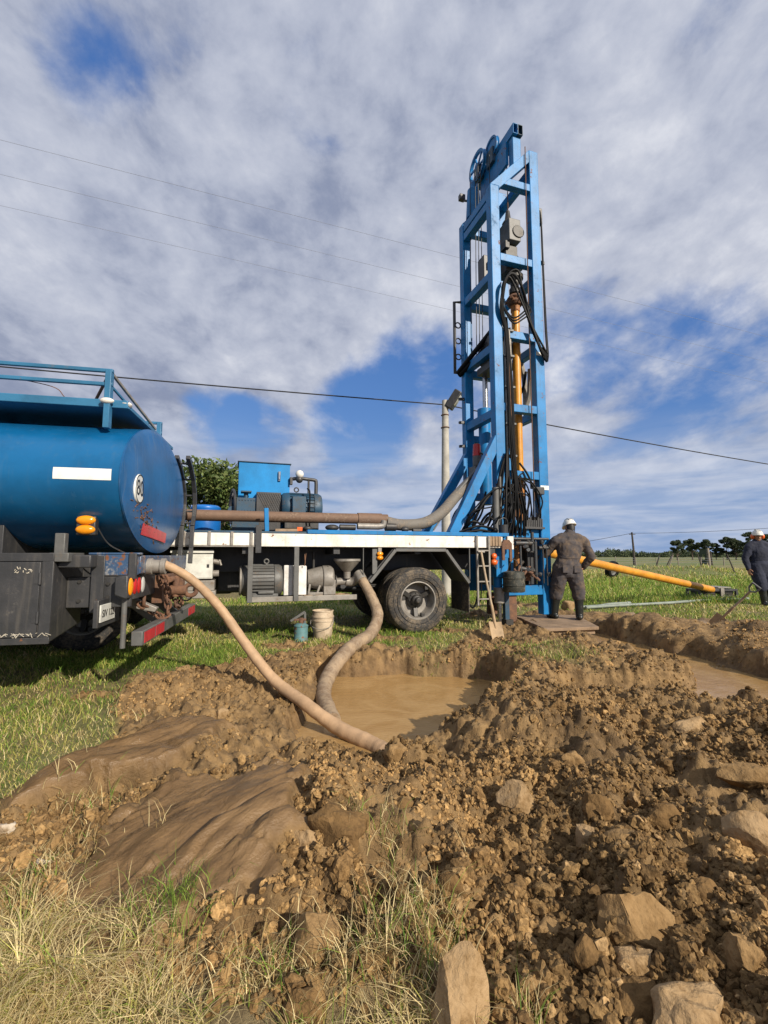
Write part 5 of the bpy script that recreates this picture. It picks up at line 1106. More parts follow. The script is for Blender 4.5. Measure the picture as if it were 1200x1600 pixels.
def person(lab, loc, rotz, J, arms, cloth, face_dir, helmet_tilt=0., muffs=False, s=1.):
    e = thing('person', lab, 'person', loc, rotz); V3 = Vector
    hd = V3(J['head']); nk = V3(J['neck']); ch = V3(J['chest']); wa = V3(J['waist']); hp = V3(J['hip']); f = V3(face_dir).normalized(); sd = f.cross(V3((0, 0, 1))).normalized(); u = sd.cross(f)
    ax = V3(J.get('axis', (1, 0, 0)))
    # body: one continuous figure under the clothes
    parts = [([hd-u*.10+f*.02, hd-u*.04+f*.012, hd+u*.03, hd+u*.09-f*.01], [(.050, .058), (.068, .082), (.074, .094), (.060, .078)], sd),
             ([nk-V3((0, 0, .06)), nk+(hd-nk)*.45], [.062, .058], sd), ([hp, wa, ch, nk-V3((0, 0, .05))], [(.15, .10), (.14, .09), (.16, .10), (.10, .07)], ax),
             ([hd-u*.02+f*.095, hd-u*.045+f*.112], [.012, .017], sd),
             ([hd-u*.08+f*.078-sd*.018, hd-u*.08+f*.078+sd*.018], [.011, .011], u)]
    for q in (-1, 1): parts.append(([hd-u*.035-f*.01+sd*q*.078, hd+u*.015-f*.015+sd*q*.082], [(.012, .018), (.012, .02)], sd)); parts.append(([hd+f*.087+sd*q*.032+u*.012, hd+f*.087+sd*q*.034+u*.010], [.012, .012], sd))
    for k, (S, E, Wr, hdir, pn, th) in enumerate(arms):
        S, E, Wr = V3(S), V3(E), V3(Wr); parts.append(([S, E, Wr], [.05, .042, .030], (0, 1, 0)))
        parts += hand_parts(Wr, hdir, V3(hdir).cross(V3(pn)), pn, 1.12, .9, th)
    for k in ('l', 'r'):
        parts.append(([V3(J['hip'])+V3(J['hipo'+k]), J['knee'+k], J['ank'+k]], [.085, .058, .042], ax))
    obj_b = body_mesh('body', parts, SKIN, e, .0085, 3)
    # eyes and brows
    if f.y < 0:
        mb = MB()
        for q in (-1, 1): c = hd+f*.093+sd*q*.032+u*.012; mb.ball(c, (.010, .006, .007), 10, 6)
        obj('eyes', mb, NUMB, e)
    # coverall
    cp = [([hp-V3((0, 0, .08)), hp+V3((0, 0, .02)), wa, (wa+ch)/2, ch, nk-V3((0, 0, .07))], [(.20, .16), (.225, .175), (.205, .155), (.225, .165), (.235, .155), (.13, .10)], ax),
          ([nk-V3((0, 0, .10)), nk+(hd-nk)*.30], [.125, .092], ax)]
    for S, *_ in arms: cp.append(([nk-V3((0, 0, .02)), nk+(V3(S)-nk)*.55+V3((0, 0, .015)), V3(S)+V3((0, 0, .02))], [.095, .095, .085], (0, 1, 0)))
    for S, E, Wr, hdir, pn, th in arms:
        S, E, Wr = V3(S), V3(E), V3(Wr); cp.append(([ch+(S-ch)*.45+V3((0, 0, .04)), S, S+(E-S)*.5, E, E+(Wr-E)*.5, Wr-V3(hdir).normalized()*.0], [.10, .098, .083, .074, .068, .055], (0, 1, 0)))
    for k in ('l', 'r'):
        a, b, c = V3(J['hip'])+V3(J['hipo'+k]), V3(J['knee'+k]), V3(J['ank'+k]); top = b+(c-b)*.24
        cp.append(([a+V3((0, 0, .05)), a+(b-a)*.5, b, top], [(.142, .15), (.138, .14), (.122, .122), (.112, .112)], ax))
    co = body_mesh('coverall', cp, cloth, e, .013, 5, .028)
    mb = MB(); n = 28; vs = []
    for dz, gr in ((-.014, 1.015), (.014, 1.015)):
        for k in range(n): t = 2*math.pi*k/n; vs.append(wa+V3((0, 0, dz+.02))+ax.normalized()*math.cos(t)*.213*gr+V3((-ax.y, ax.x, 0)).normalized()*math.sin(t)*.163*gr)
    mb.add(vs, [(k, (k+1) % n, n+(k+1) % n, n+k) for k in range(n)]); obj('belt', mb, cloth, co)
    if f.y > 0:
        up_ = (ch-wa).normalized(); rgt = ax.normalized(); bk = V3((rgt.y, -rgt.x, 0))
        for q in (-1, 1): mb = MB(); c0 = hp+rgt*q*.105+bk*.172-V3((0, 0, .03)); mb.beam(c0-rgt*.062, c0+rgt*.062, .016, .13, (0, 0, 1)); obj('pocket', mb, cloth, co, .006)
        mb = MB(); n = 24; vs = []; cc = nk+(hd-nk)*.28; tl = (hd-nk).normalized()
        for dz, rr in ((-.03, .100), (.035, .094), (.035, .082), (-.03, .088)):
            for k in range(n): t = 2*math.pi*k/n; vs.append(cc+tl*dz+rgt*math.cos(t)*rr*1.05+V3((-rgt.y, rgt.x, 0))*math.sin(t)*rr)
        mb.add(vs, [(i*n+k, i*n+(k+1) % n, ((i+1) % 4)*n+(k+1) % n, ((i+1) % 4)*n+k) for i in range(4) for k in range(n)]); obj('collar', mb, cloth, co)
    # boots
    for k in ('l', 'r'):
        b, c = V3(J['knee'+k]), V3(J['ank'+k]); td = V3(J['toe'+k]).normalized(); top = b+(c-b)*.28
        body_mesh('boot', [([top, top+(c-top)*.5, c-V3((0, 0, .04))], [.088, .075, .066], ax), ([c-td*.06-V3((0, 0, .055)), c+td*.08-V3((0, 0, .06)), c+td*.17-V3((0, 0, .065))], [(.048, .045), (.052, .044), (.045, .034)], td.cross(V3((0, 0, 1))))], BOOT, e, .010, 3)
    # helmet
    hu = (u - f*helmet_tilt).normalized(); hf = (f + u*helmet_tilt).normalized(); c = hd+hu*.038
    mb = MB(); rings = 10; sg = 32; vs = []
    for i in range(rings+1):
        ph = math.pi/2*i/rings
        for k in range(sg):
            t = 2*math.pi*k/sg; rr = math.cos(ph); vs.append(c+sd*math.cos(t)*.112*rr+hf*math.sin(t)*.135*rr+hu*(.125*math.sin(ph)))
    mb.add(vs, [(i*sg+k, i*sg+(k+1) % sg, (i+1)*sg+(k+1) % sg, (i+1)*sg+k) for i in range(rings) for k in range(sg)])
    vs = []
    for dz in (0, -.012):
        for k in range(sg):
            t = 2*math.pi*k/sg; ex = 1.06+.30*max(0, math.sin(t))**3; vs.append(c+sd*math.cos(t)*.112*1.07+hf*math.sin(t)*.135*ex+hu*dz*(1))
    mb.add(vs, [(k, (k+1) % sg, sg+(k+1) % sg, sg+k) for k in range(sg)] + [tuple(range(sg)), tuple(range(2*sg-1, sg-1, -1))])
    for q in (-.035, 0, .035): mb.tube([c+sd*q-hf*.11+hu*.075, c+sd*q-hf*.05+hu*.122, c+sd*q+hf*.04+hu*.126, c+sd*q+hf*.10+hu*.088], .008, 6)
    hm = obj('helmet', mb, HELM, e)
    if muffs:
        for q in (-1, 1): mb = MB(); mb.ball(hd+sd*q*.10-u*.01, (.04, .05, .065), 14, 10); obj('ear_muff', mb, ORANGE, e)
    else:
        mb = MB(); n = 24; vs = []
        for dz, gr in ((.05, 1.03), (-.02, 1.06), (-.085, .90)):
            for k in range(n): t = math.pi + math.pi*k/(n-1); vs.append(hd+u*dz+sd*math.cos(t)*.080*gr+f*(math.sin(t)*.098*gr-.005))
        mb.add(vs, [(i*n+k, i*n+k+1, (i+1)*n+k+1, (i+1)*n+k) for i in range(2) for k in range(n-1)]); obj('hair', mb, HAIR, e)
    return e
p1 = gp(888, 968, pz)
person('man in muddy grey coverall and white helmet, seen from behind at the mast', (p1[0], p1[1], pz), 0,
       dict(head=(.125, .10, 1.655), neck=(.095, .04, 1.50), chest=(.085, .02, 1.33), waist=(.045, .0, 1.08), hip=(.01, .0, .93), axis=(1, .1, 0), hipol=(-.115, .0, -.06), hipor=(.115, 0, -.06),
            kneel=(-.155, .10, .50), ankl=(-.20, .14, .10), toel=(-.3, 1, 0), kneer=(.20, -.0, .50), ankr=(.195, -.02, .10), toer=(.25, 1, 0)),
       [((-.155, .05, 1.40), (-.325, .16, 1.16), (-.455, .36, 1.02), (-.35, .75, -.15), (.2, .2, -1), -1), ((.335, .02, 1.38), (.425, -.06, 1.12), (.335, .06, .93), (-.5, .35, -.75), (-.8, .3, .3), 1)],
       COVER, (-.18, .96, -.28), -.05)
p2 = wpt(1190, 944, 11.3); g2 = hz(p2.x, p2.y)
person('man in navy coverall, white helmet and orange ear muffs walking at the frame edge', (p2.x, p2.y, g2), 0,
       dict(head=(.0, -.03, 1.66), neck=(.02, .0, 1.50), chest=(.03, .0, 1.33), waist=(.03, .01, 1.08), hip=(.03, .0, .93), axis=(1, -.15, 0), hipol=(.11, .0, -.06), hipor=(-.11, 0, -.06),
            kneel=(.16, -.06, .50), ankl=(.16, .05, .10), toel=(.1, -1, 0), kneer=(-.06, -.10, .50), ankr=(-.02, -.12, .10), toer=(-.25, -1, 0)),
       [((-.19, .01, 1.40), (-.29, .03, 1.12), (-.30, -.06, .87), (-.05, -.25, -1), (1, 0, .1), -1), ((.25, .0, 1.40), (.35, .05, 1.12), (.34, -.04, .87), (.05, -.2, -1), (-1, 0, .1), 1)],
       NAVY, (-.35, -.93, -.06), 0., True)

# ------------------------------------------------------------------ poles and lines
def cable(name, lab, P, r, mat, grp=None, sag=0., n=24):
    e = None; a, b = Vector(P[0]), Vector(P[1]); Q = [a+(b-a)*(i/n)-Vector((0, 0, 4*sag*(i/n)*(1-i/n))) - a for i in range(n+1)]
    mb = MB(); mb.tube(Q, r, 6); o = obj(name, mb, mat, loc=a); return tag(o, lab, 'cable', grp)
PX, PY = wpt(697, 830, 13.).xy; g = hz(PX, PY)
e = thing('lamp_post', 'pale concrete pole with a floodlight behind the blue mast', 'lamp post', (PX, PY, g-.1), R(20))
_n0 = set(bpy.data.objects)
mb = MB(); mb.tube([(0, 0, 0), (.0, 0, 2.5), (0.02, 0, 5.0)], [.125, .105, .078], 16); obj('pole', mb, CONC, e)
mb = MB(); mb.box(.05, .075, -.05, .05, 4.2, 4.75); mb.torus((.01, 0, 4.62), (0, 0, 1), .09, .012); mb.torus((.01, 0, 4.3), (0, 0, 1), .10, .012); mb.beam((.03, -.02, 4.8), (.14, -.08, 4.86), .04, .04); obj('bracket', mb, RUST, e, .004)
mb = MB(); mb.beam((.10, -.02, 4.80), (.30, -.22, 5.20), .26, .20, (.6, -.5, .3)); lh = obj('floodlight', mb, BLACKP, e, .03)
d = (Vector((.30, -.22, 5.20))-Vector((.10, -.02, 4.80))).normalized(); a = d.cross(Vector((.6, -.5, .3))).normalized(); b = a.cross(d).normalized(); b = b if b.y < 0 else -b
c = Vector((.21, -.13, 5.02))+b*.102; mb = MB(); mb.add([c+d*i*.15+a*j*.10 for i, j in ((-1, -1), (1, -1), (1, 1), (-1, 1))] + [c+b*.012+d*i*.13+a*j*.085 for i, j in ((-1, -1), (1, -1), (1, 1), (-1, 1))], [(0, 1, 5, 4), (1, 2, 6, 5), (2, 3, 7, 6), (3, 0, 4, 7), (4, 5, 6, 7)]); obj('lens', mb, GLASS, lh)
for o_ in set(bpy.data.objects) - _n0: o_.data.transform(Matrix.Scale(1.155, 4))
A = Vector((PX, PY, g+5.55))
cable('power_cable', 'thick black cable from the concrete pole over the tanker railing', (A, wpt(-586, 517, 8.8)), .017, WIREM, None, .05)
cable('power_cable', 'black cable running right from the concrete pole behind the mast', (A, wpt(1560, 775, 24)), .018, WIREM, None, .25)
for k, (p, q) in enumerate(((wpt(-500, 90, 7.5), wpt(1700, 655, 23)), (wpt(-500, 150, 8.3), wpt(1700, 688, 25)), (wpt(-500, 205, 9.), wpt(1700, 715, 27)))):
    cable('power_line', ('highest of the three thin grey wires crossing the clouds', 'middle of the three thin grey wires crossing the clouds', 'lowest of the three thin grey wires crossing the clouds')[k], (p, q), .0036, WIREG, 'overhead power lines')
bp_ = wpt(991, 881, 66).xy; g = hz(*bp_); e = thing('utility_pole', 'slim bare timber pole standing alone by the far fence', 'pole', (*bp_, g), 0)
mb = MB(); mb.tube([(0, 0, -.2), (0, 0, 2.4), (-.12, 0, 4.7)], [.16, .14, .11], 12); obj('pole', mb, POSTD, e)
mb = MB(); mb.box(-.5, .35, -.05, .05, 4.35, 4.45); mb.cyl((-.12, -.1, 4.45), (-.12, -.1, 4.6), .05); obj('cross_arm', mb, POSTD, e)
T0 = Vector((*bp_, g+4.55)) + Vector((-.12, 0, 0))
cable('power_cable', 'thin cable dipping left from the slim far pole', (T0, wpt(780, 866, 78)), .03, WIREM, None, .2)
cable('power_cable', 'thin cable rising right from the slim far pole', (T0, wpt(1330, 815, 50)), .024, WIREM, None, .3)

# ------------------------------------------------------------------ fence and field structures
fe = None
FY = 60.
e = thing('fence', 'long grey post and wire fence across the far field', 'fence', (0, FY, 0), 0)
mb = MB()
posts = [(-70+2.6*k, FY+3*math.sin(k*.21)) for k in range(72)]
rg = random.Random(2)
for i, (x, y) in enumerate(posts):
    if not (8 < x < 62): continue
    m2_ = MB(); g = hz(x, y); h = rg.uniform(1.0, 1.25); lx = rg.uniform(-.08, .08); m2_.tube([(x, y-FY, g-.2), (x+lx, y-FY, g+h)], [.075, .06], 7); obj('post', m2_, POSTW, e)
for z in (.35, .65, .95):
    P = [(x, y-FY, hz(x, y)+z) for x, y in posts if 5 < x < 64]; mb.tube(P, .012, 4)
obj('wire', mb, WIREG, e)
for (px, py, Y, tx, h, m_, lab) in ((1024, 896, 30, .35, 1.0, POSTD, 'thin dark post leaning right, left of the taller leaning pair'), (1036, 897, 31, .75, 1.35, POSTD, 'dark post leaning hard to the right'), (1041, 897, 31.5, .55, 1.3, POSTW, 'grey post leaning beside the hard leaning dark post'), (1100, 897, 31, -.35, 1.3, POSTD, 'thin post leaning left, in front of the green sheet screen'), (1150, 899, 30, -.5, 1.35, POSTD, 'thin dark post leaning left, nearest to the walking man')):
    x, y = wpt(px, py, Y).xy; g = hz(x, y); e = thing('fence_post', lab, 'post', (x, y, g), 0, 'leaning posts in the field')
    mb = MB(); mb.tube([(0, 0, -.1), (tx*.5, 0, h*.5), (tx, 0, h)], [.045, .04, .032], 8); obj('stake', mb, m_, e); mb = MB(); mb.torus((tx*.8, 0, h*.8), (.3, 0, 1), .045, .008, 10, 5); obj('wire_tie', mb, WIREG, e)
x, y = wpt(1103, 882, 62).xy; g = hz(x, y); e = thing('screen', 'dark green sheet screen with a pale gap beside a stout post', 'screen', (x, y, g), 0)
mb = MB(); mb.box(-.75, .15, -.04, .04, .1, .75); mb.box(-.75, -.45, -.04, .04, .75, 1.45); mb.box(-.05, .15, -.04, .04, .75, 1.45); mb.box(-.75, .15, -.04, .04, 1.45, 2.1); obj('sheet', mb, SHEET, e, .01)
mb = MB(); mb.tube([(.45, 0, -.1), (.42, 0, 1.1), (.35, 0, 2.25)], [.2, .18, .17], 10); obj('post', mb, POSTW, e)
mb = MB(); mb.tube([(.85, 0, -.1), (.72, 0, 1.9)], [.10, .08], 8); obj('post', mb, POSTD, e)
x, y = wpt(888, 926, 10.6).xy; g = hz(x, y)

# ------------------------------------------------------------------ stones and clods
def ico(sub):
    bm = bmesh.new(); bmesh.ops.create_icosphere(bm, subdivisions=sub, radius=1.); V = np.array([v.co[:] for v in bm.verts]); F = np.array([[v.index for v in f.verts] for f in bm.faces]); bm.free(); return V, F
def rockshape(sub, seed, cuts=9, rough=.16, keep=.62):
    r = np.random.default_rng(seed); V, F = ico(sub); V = V.copy()
    for k in range(cuts):
        n = r.normal(size=3); n /= np.linalg.norm(n); d = V@n; lim = r.uniform(keep, .92); ov = np.maximum(d-lim, 0); V -= ov[:, None]*n*.94
    a = r.uniform(0, 50, 3)
    s = sum(vnoise(V[:, i]*f+a[i]+V[:, (i+2) % 3]*f*.7, V[:, (i+1) % 3]*f+a[i]*1.3, int(seed)+i)*w for i in range(3) for f, w in ((2.2, 1), (5, .5), (11, .25)))
    nn = V/np.linalg.norm(V, axis=1)[:, None]; return V+nn*(s*rough)[:, None], F
def stone_mat(name, a, b, dirt):
    return pm(name, a, .92, amt=.55, scale=8, dirt=dirt, bump=1., bscale=45, col2=b, spec=.2)
ST_PALE = stone_mat('pale_limestone', (.36, .245, .13), (.27, .175, .085), (.17, .102, .042))
ST_TAN = stone_mat('tan_stone', (.285, .18, .080), (.21, .128, .054), (.145, .085, .033))
ST_DARK = stone_mat('brown_clod', (.185, .11, .044), (.14, .082, .032), (.095, .055, .022))
ST_WHITE = stone_mat('whitish_stone', (.50, .43, .34), (.38, .30, .21), (.2, .13, .07))
STONES = [(528, 1236, 96, 92, ST_DARK, 5, .22, 'large rounded brown clod left of centre, nearest the mud flow'), (478, 1284, 46, 58, ST_PALE, 8, .12, 'smooth egg shaped pale stone beside the tongue of wet mud'), (806, 1230, 58, 62, ST_PALE, 11, .10, 'angular pale block lying alone in the middle of the spoil slope'),
          (716, 1552, 78, 150, ST_PALE, 12, .10, 'tall pale wedge shaped stone standing at the edge of the dry grass'), (921, 1300, 34, 54, ST_PALE, 9, .10, 'narrow upright pale slab next to a broad flat slab'), (970, 1292, 74, 44, ST_TAN, 10, .14, 'broad tan slab lying flat right of the narrow upright slab'),
          (1002, 1436, 104, 84, ST_TAN, 12, .14, 'biggest tan boulder in the lower part of the spoil slope'), (990, 1490, 58, 46, ST_PALE, 10, .12, 'flat pale stone touching the underside of the biggest tan boulder'), (1178, 1296, 70, 84, ST_PALE, 11, .12, 'large pale stone cut by the edge of the picture'),
          (1172, 1205, 78, 38, ST_TAN, 10, .12, 'long tan wedge sloping down towards the edge of the picture'), (1085, 1580, 105, 70, ST_PALE, 12, .13, 'wide pale stone at the bottom of the picture'), (1003, 1560, 66, 62, ST_DARK, 9, .15, 'dark brown round clod left of the wide bottom stone'),
          (922, 1502, 42, 48, ST_DARK, 9, .14, 'small dark brown stone left of the flat pale stone'), (862, 1434, 40, 44, ST_TAN, 9, .14, 'small pitted tan stone left of the biggest tan boulder'), (705, 1372, 44, 50, ST_DARK, 7, .12, 'flat faced brown clod above the tall pale wedge'),
          (490, 1466, 68, 84, ST_TAN, 11, .12, 'upright tan stone among dry grass and dark crumbs'), (620, 1166, 44, 40, ST_TAN, 8, .2, 'lumpy tan clod at the lip of the pond by the hose end'), (1085, 1118, 62, 32, ST_PALE, 10, .13, 'long pale slab half buried on the crest near the ditch'),
          (346, 1111, 24, 24, ST_PALE, 9, .12, 'small pale stone above the upper mud flow'), (70, 1346, 30, 26, ST_WHITE, 9, .12, 'small whitish stone among grass left of the big mud flow'), (6, 1294, 26, 24, ST_WHITE, 9, .12, 'white stone at the left edge by the lawn'),
          (931, 1248, 50, 48, ST_DARK, 8, .18, 'dark brown clod above the narrow upright slab'), (470, 1572, 62, 52, ST_DARK, 8, .2, 'round brown clod sunk in the dry grass'), (628, 1250, 46, 38, ST_DARK, 8, .18, 'flattened brown clod right of the large rounded clod'),
          (1040, 1265, 50, 40, ST_DARK, 9, .17, 'brown stone above the big pale edge stone'), (895, 1180, 36, 32, ST_TAN, 9, .15, 'small tan stone high on the spoil slope'), (1165, 1490, 52, 52, ST_TAN, 9, .15, 'tan stone low down at the picture edge'), (770, 1440, 34, 30, ST_TAN, 9, .15, 'little tan stone right of the tall pale wedge'),
          (835, 1535, 40, 36, ST_TAN, 9, .15, 'small tan stone between the wedge and the wide bottom stone'), (655, 1300, 30, 28, ST_TAN, 9, .15, 'little tan stone under the flattened brown clod'), (1105, 1390, 44, 40, ST_DARK, 9, .16, 'dark clod under the large pale edge stone'), (884, 1355, 32, 30, ST_TAN, 8, .15, 'little tan stone below the narrow upright slab')]
for i, (px, py, w, h, m_, cuts, rough, lab) in enumerate(STONES):
    Z = .08
    for it in range(6):
        x, y = gp(px, py+h*.35, Z); Z = hz(x, y, True)
    D = math.hypot(x, y); D = math.sqrt(D*D+(CAMH-Z)**2); k = D/FPX; sx = w*k*.44; sz = h*k*.44
    V, F = rockshape(4, 100+i, cuts+5, rough*.75, .48 if m_ is not ST_DARK else .62)
    V = V/np.abs(V).max(0)
    V = V*np.array([sx, max(min(sx, sz)*.8, .5*sx), sz*.95])
    tl = .35; c, s = math.cos(tl), math.sin(tl); V = np.stack([V[:, 0], V[:, 1]*c - V[:, 2]*-s, -V[:, 1]*s + V[:, 2]*c], -1)
    o = np_mesh('stone' if m_ is not ST_DARK else 'clod', V, [F], m_, smooth=True); o.location = (x, y, Z+sz*.12); o.rotation_euler = (0, 0, random.uniform(-.3, .3))
    sharp_smooth(o.data, 22); tag(o, lab, 'stone' if m_ is not ST_DARK else 'clod', 'stones in the spoil heap')
x, y = wpt(888, 928, 10.4).xy; V, F = rockshape(3, 77, 9, .1); o = np_mesh('stone', V*np.array([.19, .14, .17]), [F], ST_PALE, smooth=True); o.location = (x, y, hz(x, y)+.10); tag(o, 'pale block seen between the legs of the driller', 'stone')
def scatter_clods():
    lib2 = [rockshape(2, 500+i, 7, .42, .55) for i in range(10)]; lib = [rockshape(3, 300+i, 10, .34, .5) for i in range(10)]; lib1 = [rockshape(1, 400+i, 4, .3, .7) for i in range(10)]
    Vs = []; Fs = []; Ts = []; off = 0
    def batch(n, x0, x1, y0, y1, smin, smax, pw, L, sink):
        nonlocal off
        u = RNG.random(n); y = y0*(y1/y0)**u if y0 > 0 else y0+(y1-y0)*u; x = RNG.uniform(x0, x1, n)*(.35+.65*np.clip(y/y1, 0, 1)*1.0)*1.0
        x = RNG.uniform(-1, 1, n)*(y*.92+.35)
        ok = (x > x0) & (x < x1); x, y = x[ok], y[ok]
        d, mud, sd, w = zones(x, y); clump = fbm(x*2.5, y*2.5, 3, 140)
        keep = (RNG.random(len(x)) < d*(mud < .25)*np.clip(.6+clump*2.0, .06, 1)); x, y = x[keep], y[keep]
        h = H(x, y, True); keep = h > -.16; x, y, h = x[keep], y[keep], h[keep]; n = len(x)
        s = smin*(1-RNG.random(n)*(1-(smin/smax)**pw))**(-1/pw)
        q = RNG.normal(size=(n, 4)); q /= np.linalg.norm(q, axis=1)[:, None]; a, b, c, dd = q.T
        Rm = np.stack([1-2*(c*c+dd*dd), 2*(b*c-a*dd), 2*(b*dd+a*c), 2*(b*c+a*dd), 1-2*(b*b+dd*dd), 2*(c*dd-a*b), 2*(b*dd-a*c), 2*(c*dd+a*b), 1-2*(b*b+c*c)], -1).reshape(n, 3, 3)
        sc = s[:, None]*RNG.uniform(.5, 1.25, (n, 3)); pick = RNG.integers(0, len(L), n)
        tn = RNG.random(n)
        base = np.where((tn < .5)[:, None], np.array([.285, .178, .074]), np.array([.185, .112, .046])); base = base*(1.0+np.clip(fbm(x*1.3, y*1.3, 3, 210)*1.3, -.35, .22))[:, None]; base = np.where((tn > .95)[:, None], np.array([.33, .215, .10]), base)*RNG.uniform(.8, 1.25, (n, 1))
        for li, (V, F) in enumerate(L):
            m = pick == li; k = int(m.sum())
            if not k: continue
            P = np.einsum('nij,nvj->nvi', Rm[m], V[None]*sc[m][:, None, :]) + np.stack([x[m], y[m], h[m]+s[m]*sink], -1)[:, None, :]
            Vs.append(P.reshape(-1, 3)); Fs.append((F[None]+(np.arange(k)*len(V))[:, None, None]+off).reshape(-1, 3)); Ts.append(np.repeat(base[m], len(V), 0)); off += k*len(V)
    batch(2600, -3.2, 6.5, .85, 7.5, .022, .048, 2.6, lib, -.1)
    batch(32000, -3.2, 6.5, .85, 7.5, .009, .026, 2.2, lib2, .0)
    batch(95000, -3.2, 6.5, .85, 6.5, .0055, .019, 1.5, lib1, .2)
    m = bpy.data.materials.new('clod_earth'); m.use_nodes = True; t = m.node_tree; b = t.nodes['Principled BSDF']; b.inputs['Roughness'].default_value = .92; b.inputs['Specular IOR Level'].default_value = .2
    a = N(t, 'ShaderNodeAttribute', attribute_name='tint').outputs[0]; c = N(t, 'ShaderNodeTexCoord').outputs['Object']; n = N(t, 'ShaderNodeTexNoise', ins={'Vector': c, 'Scale': 70., 'Detail': 5.}).outputs[0]
    col = MIX(t, smooth(t, n, .35, .7), MIX(t, 1., a, (.72, .70, .68), 'MULTIPLY'), MIX(t, 1., a, (1.25, 1.25, 1.25), 'MULTIPLY')); t.links.new(col, b.inputs['Base Color'])
    t.links.new(N(t, 'ShaderNodeBump', ins={'Strength': .8, 'Distance': .012, 'Height': n}).outputs[0], b.inputs['Normal'])
    o = np_mesh('clods', np.concatenate(Vs), [np.concatenate(Fs)], m, np.concatenate(Ts)); o.data.polygons.foreach_set('use_smooth', [True]*len(o.data.polygons)); sharp_smooth(o.data, 30)
    tag(o, 'loose brown clods and crumbs covering the spoil', 'clods', None, 'stuff')
scatter_clods()

# ------------------------------------------------------------------ grass
def blades(name, x, y, h, hgt, wid, lean, col, lab, droop=.5):
    n = len(x); az = RNG.uniform(0, 2*np.pi, n); fa = az + RNG.normal(0, .9, n) + np.pi/2
    sx, sy = np.cos(fa)*wid*.5, np.sin(fa)*wid*.5; lx, ly = np.cos(az)*lean*hgt, np.sin(az)*lean*hgt
    z0 = h - .01
    p = np.stack([x, y, z0], -1); S = np.stack([sx, sy, 0*sx], -1)
    m1 = p + np.stack([lx*.22, ly*.22, hgt*.45], -1); m2 = p + np.stack([lx*.6, ly*.6, hgt*.82*(1-.25*lean*droop)], -1); tp = p + np.stack([lx*1.1, ly*1.1, hgt*np.clip(1-.55*lean*droop, .3, 1)], -1)
    V = np.stack([p-S, p+S, m1-S*.85, m1+S*.85, m2-S*.55, m2+S*.55, tp], 1).reshape(-1, 3); o = (np.arange(n)*7)[:, None]
    Q = np.concatenate([o+np.array([0, 1, 3, 2]), o+np.array([2, 3, 5, 4])]); T = o+np.array([4, 5, 6])
    g = np.array([.55, .55, .85, .85, 1., 1., 1.08]); g[:] = 1.
    t = (col[:, None, :]*g[None, :, None]).reshape(-1, 3)
    return tag(np_mesh(name, V, [Q, T], GRASSM, t), lab, 'grass', None, 'stuff')
GREEN = np.array([.20, .285, .045]); YEL = np.array([.44, .41, .11]); STRAW = np.array([.66, .54, .28]); DRY = np.array([.42, .30, .13]); DEEP = np.array([.10, .185, .022])
def colmix(n, w, cols):
    k = RNG.choice(len(cols), n, p=np.array(w)/sum(w)); return np.array(cols)[k]*RNG.uniform(.75, 1.25, (n, 1))
def lawn(n, ymin, ymax, hmin, hmax, wmul, fn_keep, cfn, name, lab, lean=(.2, .9), xlim=None):
    u = RNG.random(n); y = (ymin**-.6*(1-u)+ymax**-.6*u)**(-1/.6) if ymax/ymin > 2.5 else RNG.uniform(ymin, ymax, n)
    x = RNG.uniform(-1, 1, n)*(y*.90+.5)
    if xlim: ok = (x > xlim[0]) & (x < xlim[1]); x, y = x[ok], y[ok]
    d, mud, sd, w = zones(x, y); dens = fn_keep(x, y, d, mud, sd); ok = RNG.random(len(x)) < dens
    x, y, d = x[ok], y[ok], d[ok]; n = len(x); h = H(x, y, True); cl = np.clip(.5+fbm(x*1.6, y*1.6, 3, 170)*1.3, 0, 1); c2 = fbm(x*.7, y*.7, 3, 180)
    hg = (hmin+(hmax-hmin)*RNG.random(n)**1.3)*(.6+.8*cl); wd = hg*0+np.maximum(.0028, .0011*np.hypot(x, y)*wmul)*RNG.uniform(.7, 1.3, n)
    return blades(name, x, y, h, hg, wd, RNG.uniform(*lean, n), cfn(n, x, y, c2), lab)
# long dry tussocks nearest the camera
def k_dry(x, y, d, mud, sd):
    tuft = np.clip(.8+fbm(x*5.5, y*5.5, 3, 150)*2.2 - np.clip((x+.75)*1.1, 0, .75)*(fbm(x*3.1, y*3.1, 2, 155) > -.12), 0, 1)
    return np.clip((1-d)*1. + .0, 0, 1)*tuft*(x < 1.2)*(y < 2.05)
def c_dry(n, x, y, c2):
    g = (fbm(x*2.3, y*2.3, 2, 190) > .12) & (y > 1.6)
    return np.where(g[:, None] & (RNG.random(n) < .6)[:, None], colmix(n, (3, 3, 1), (GREEN, DEEP, YEL)), colmix(n, (7, 2.5, 1.8, .7), (STRAW, DRY, YEL, GREEN)))
lawn(210000, .72, 2.1, .025, .125, 1.0, k_dry, c_dry, 'grass', 'long dry straw coloured grass tussocks at the bottom left', (.8, 2.3))
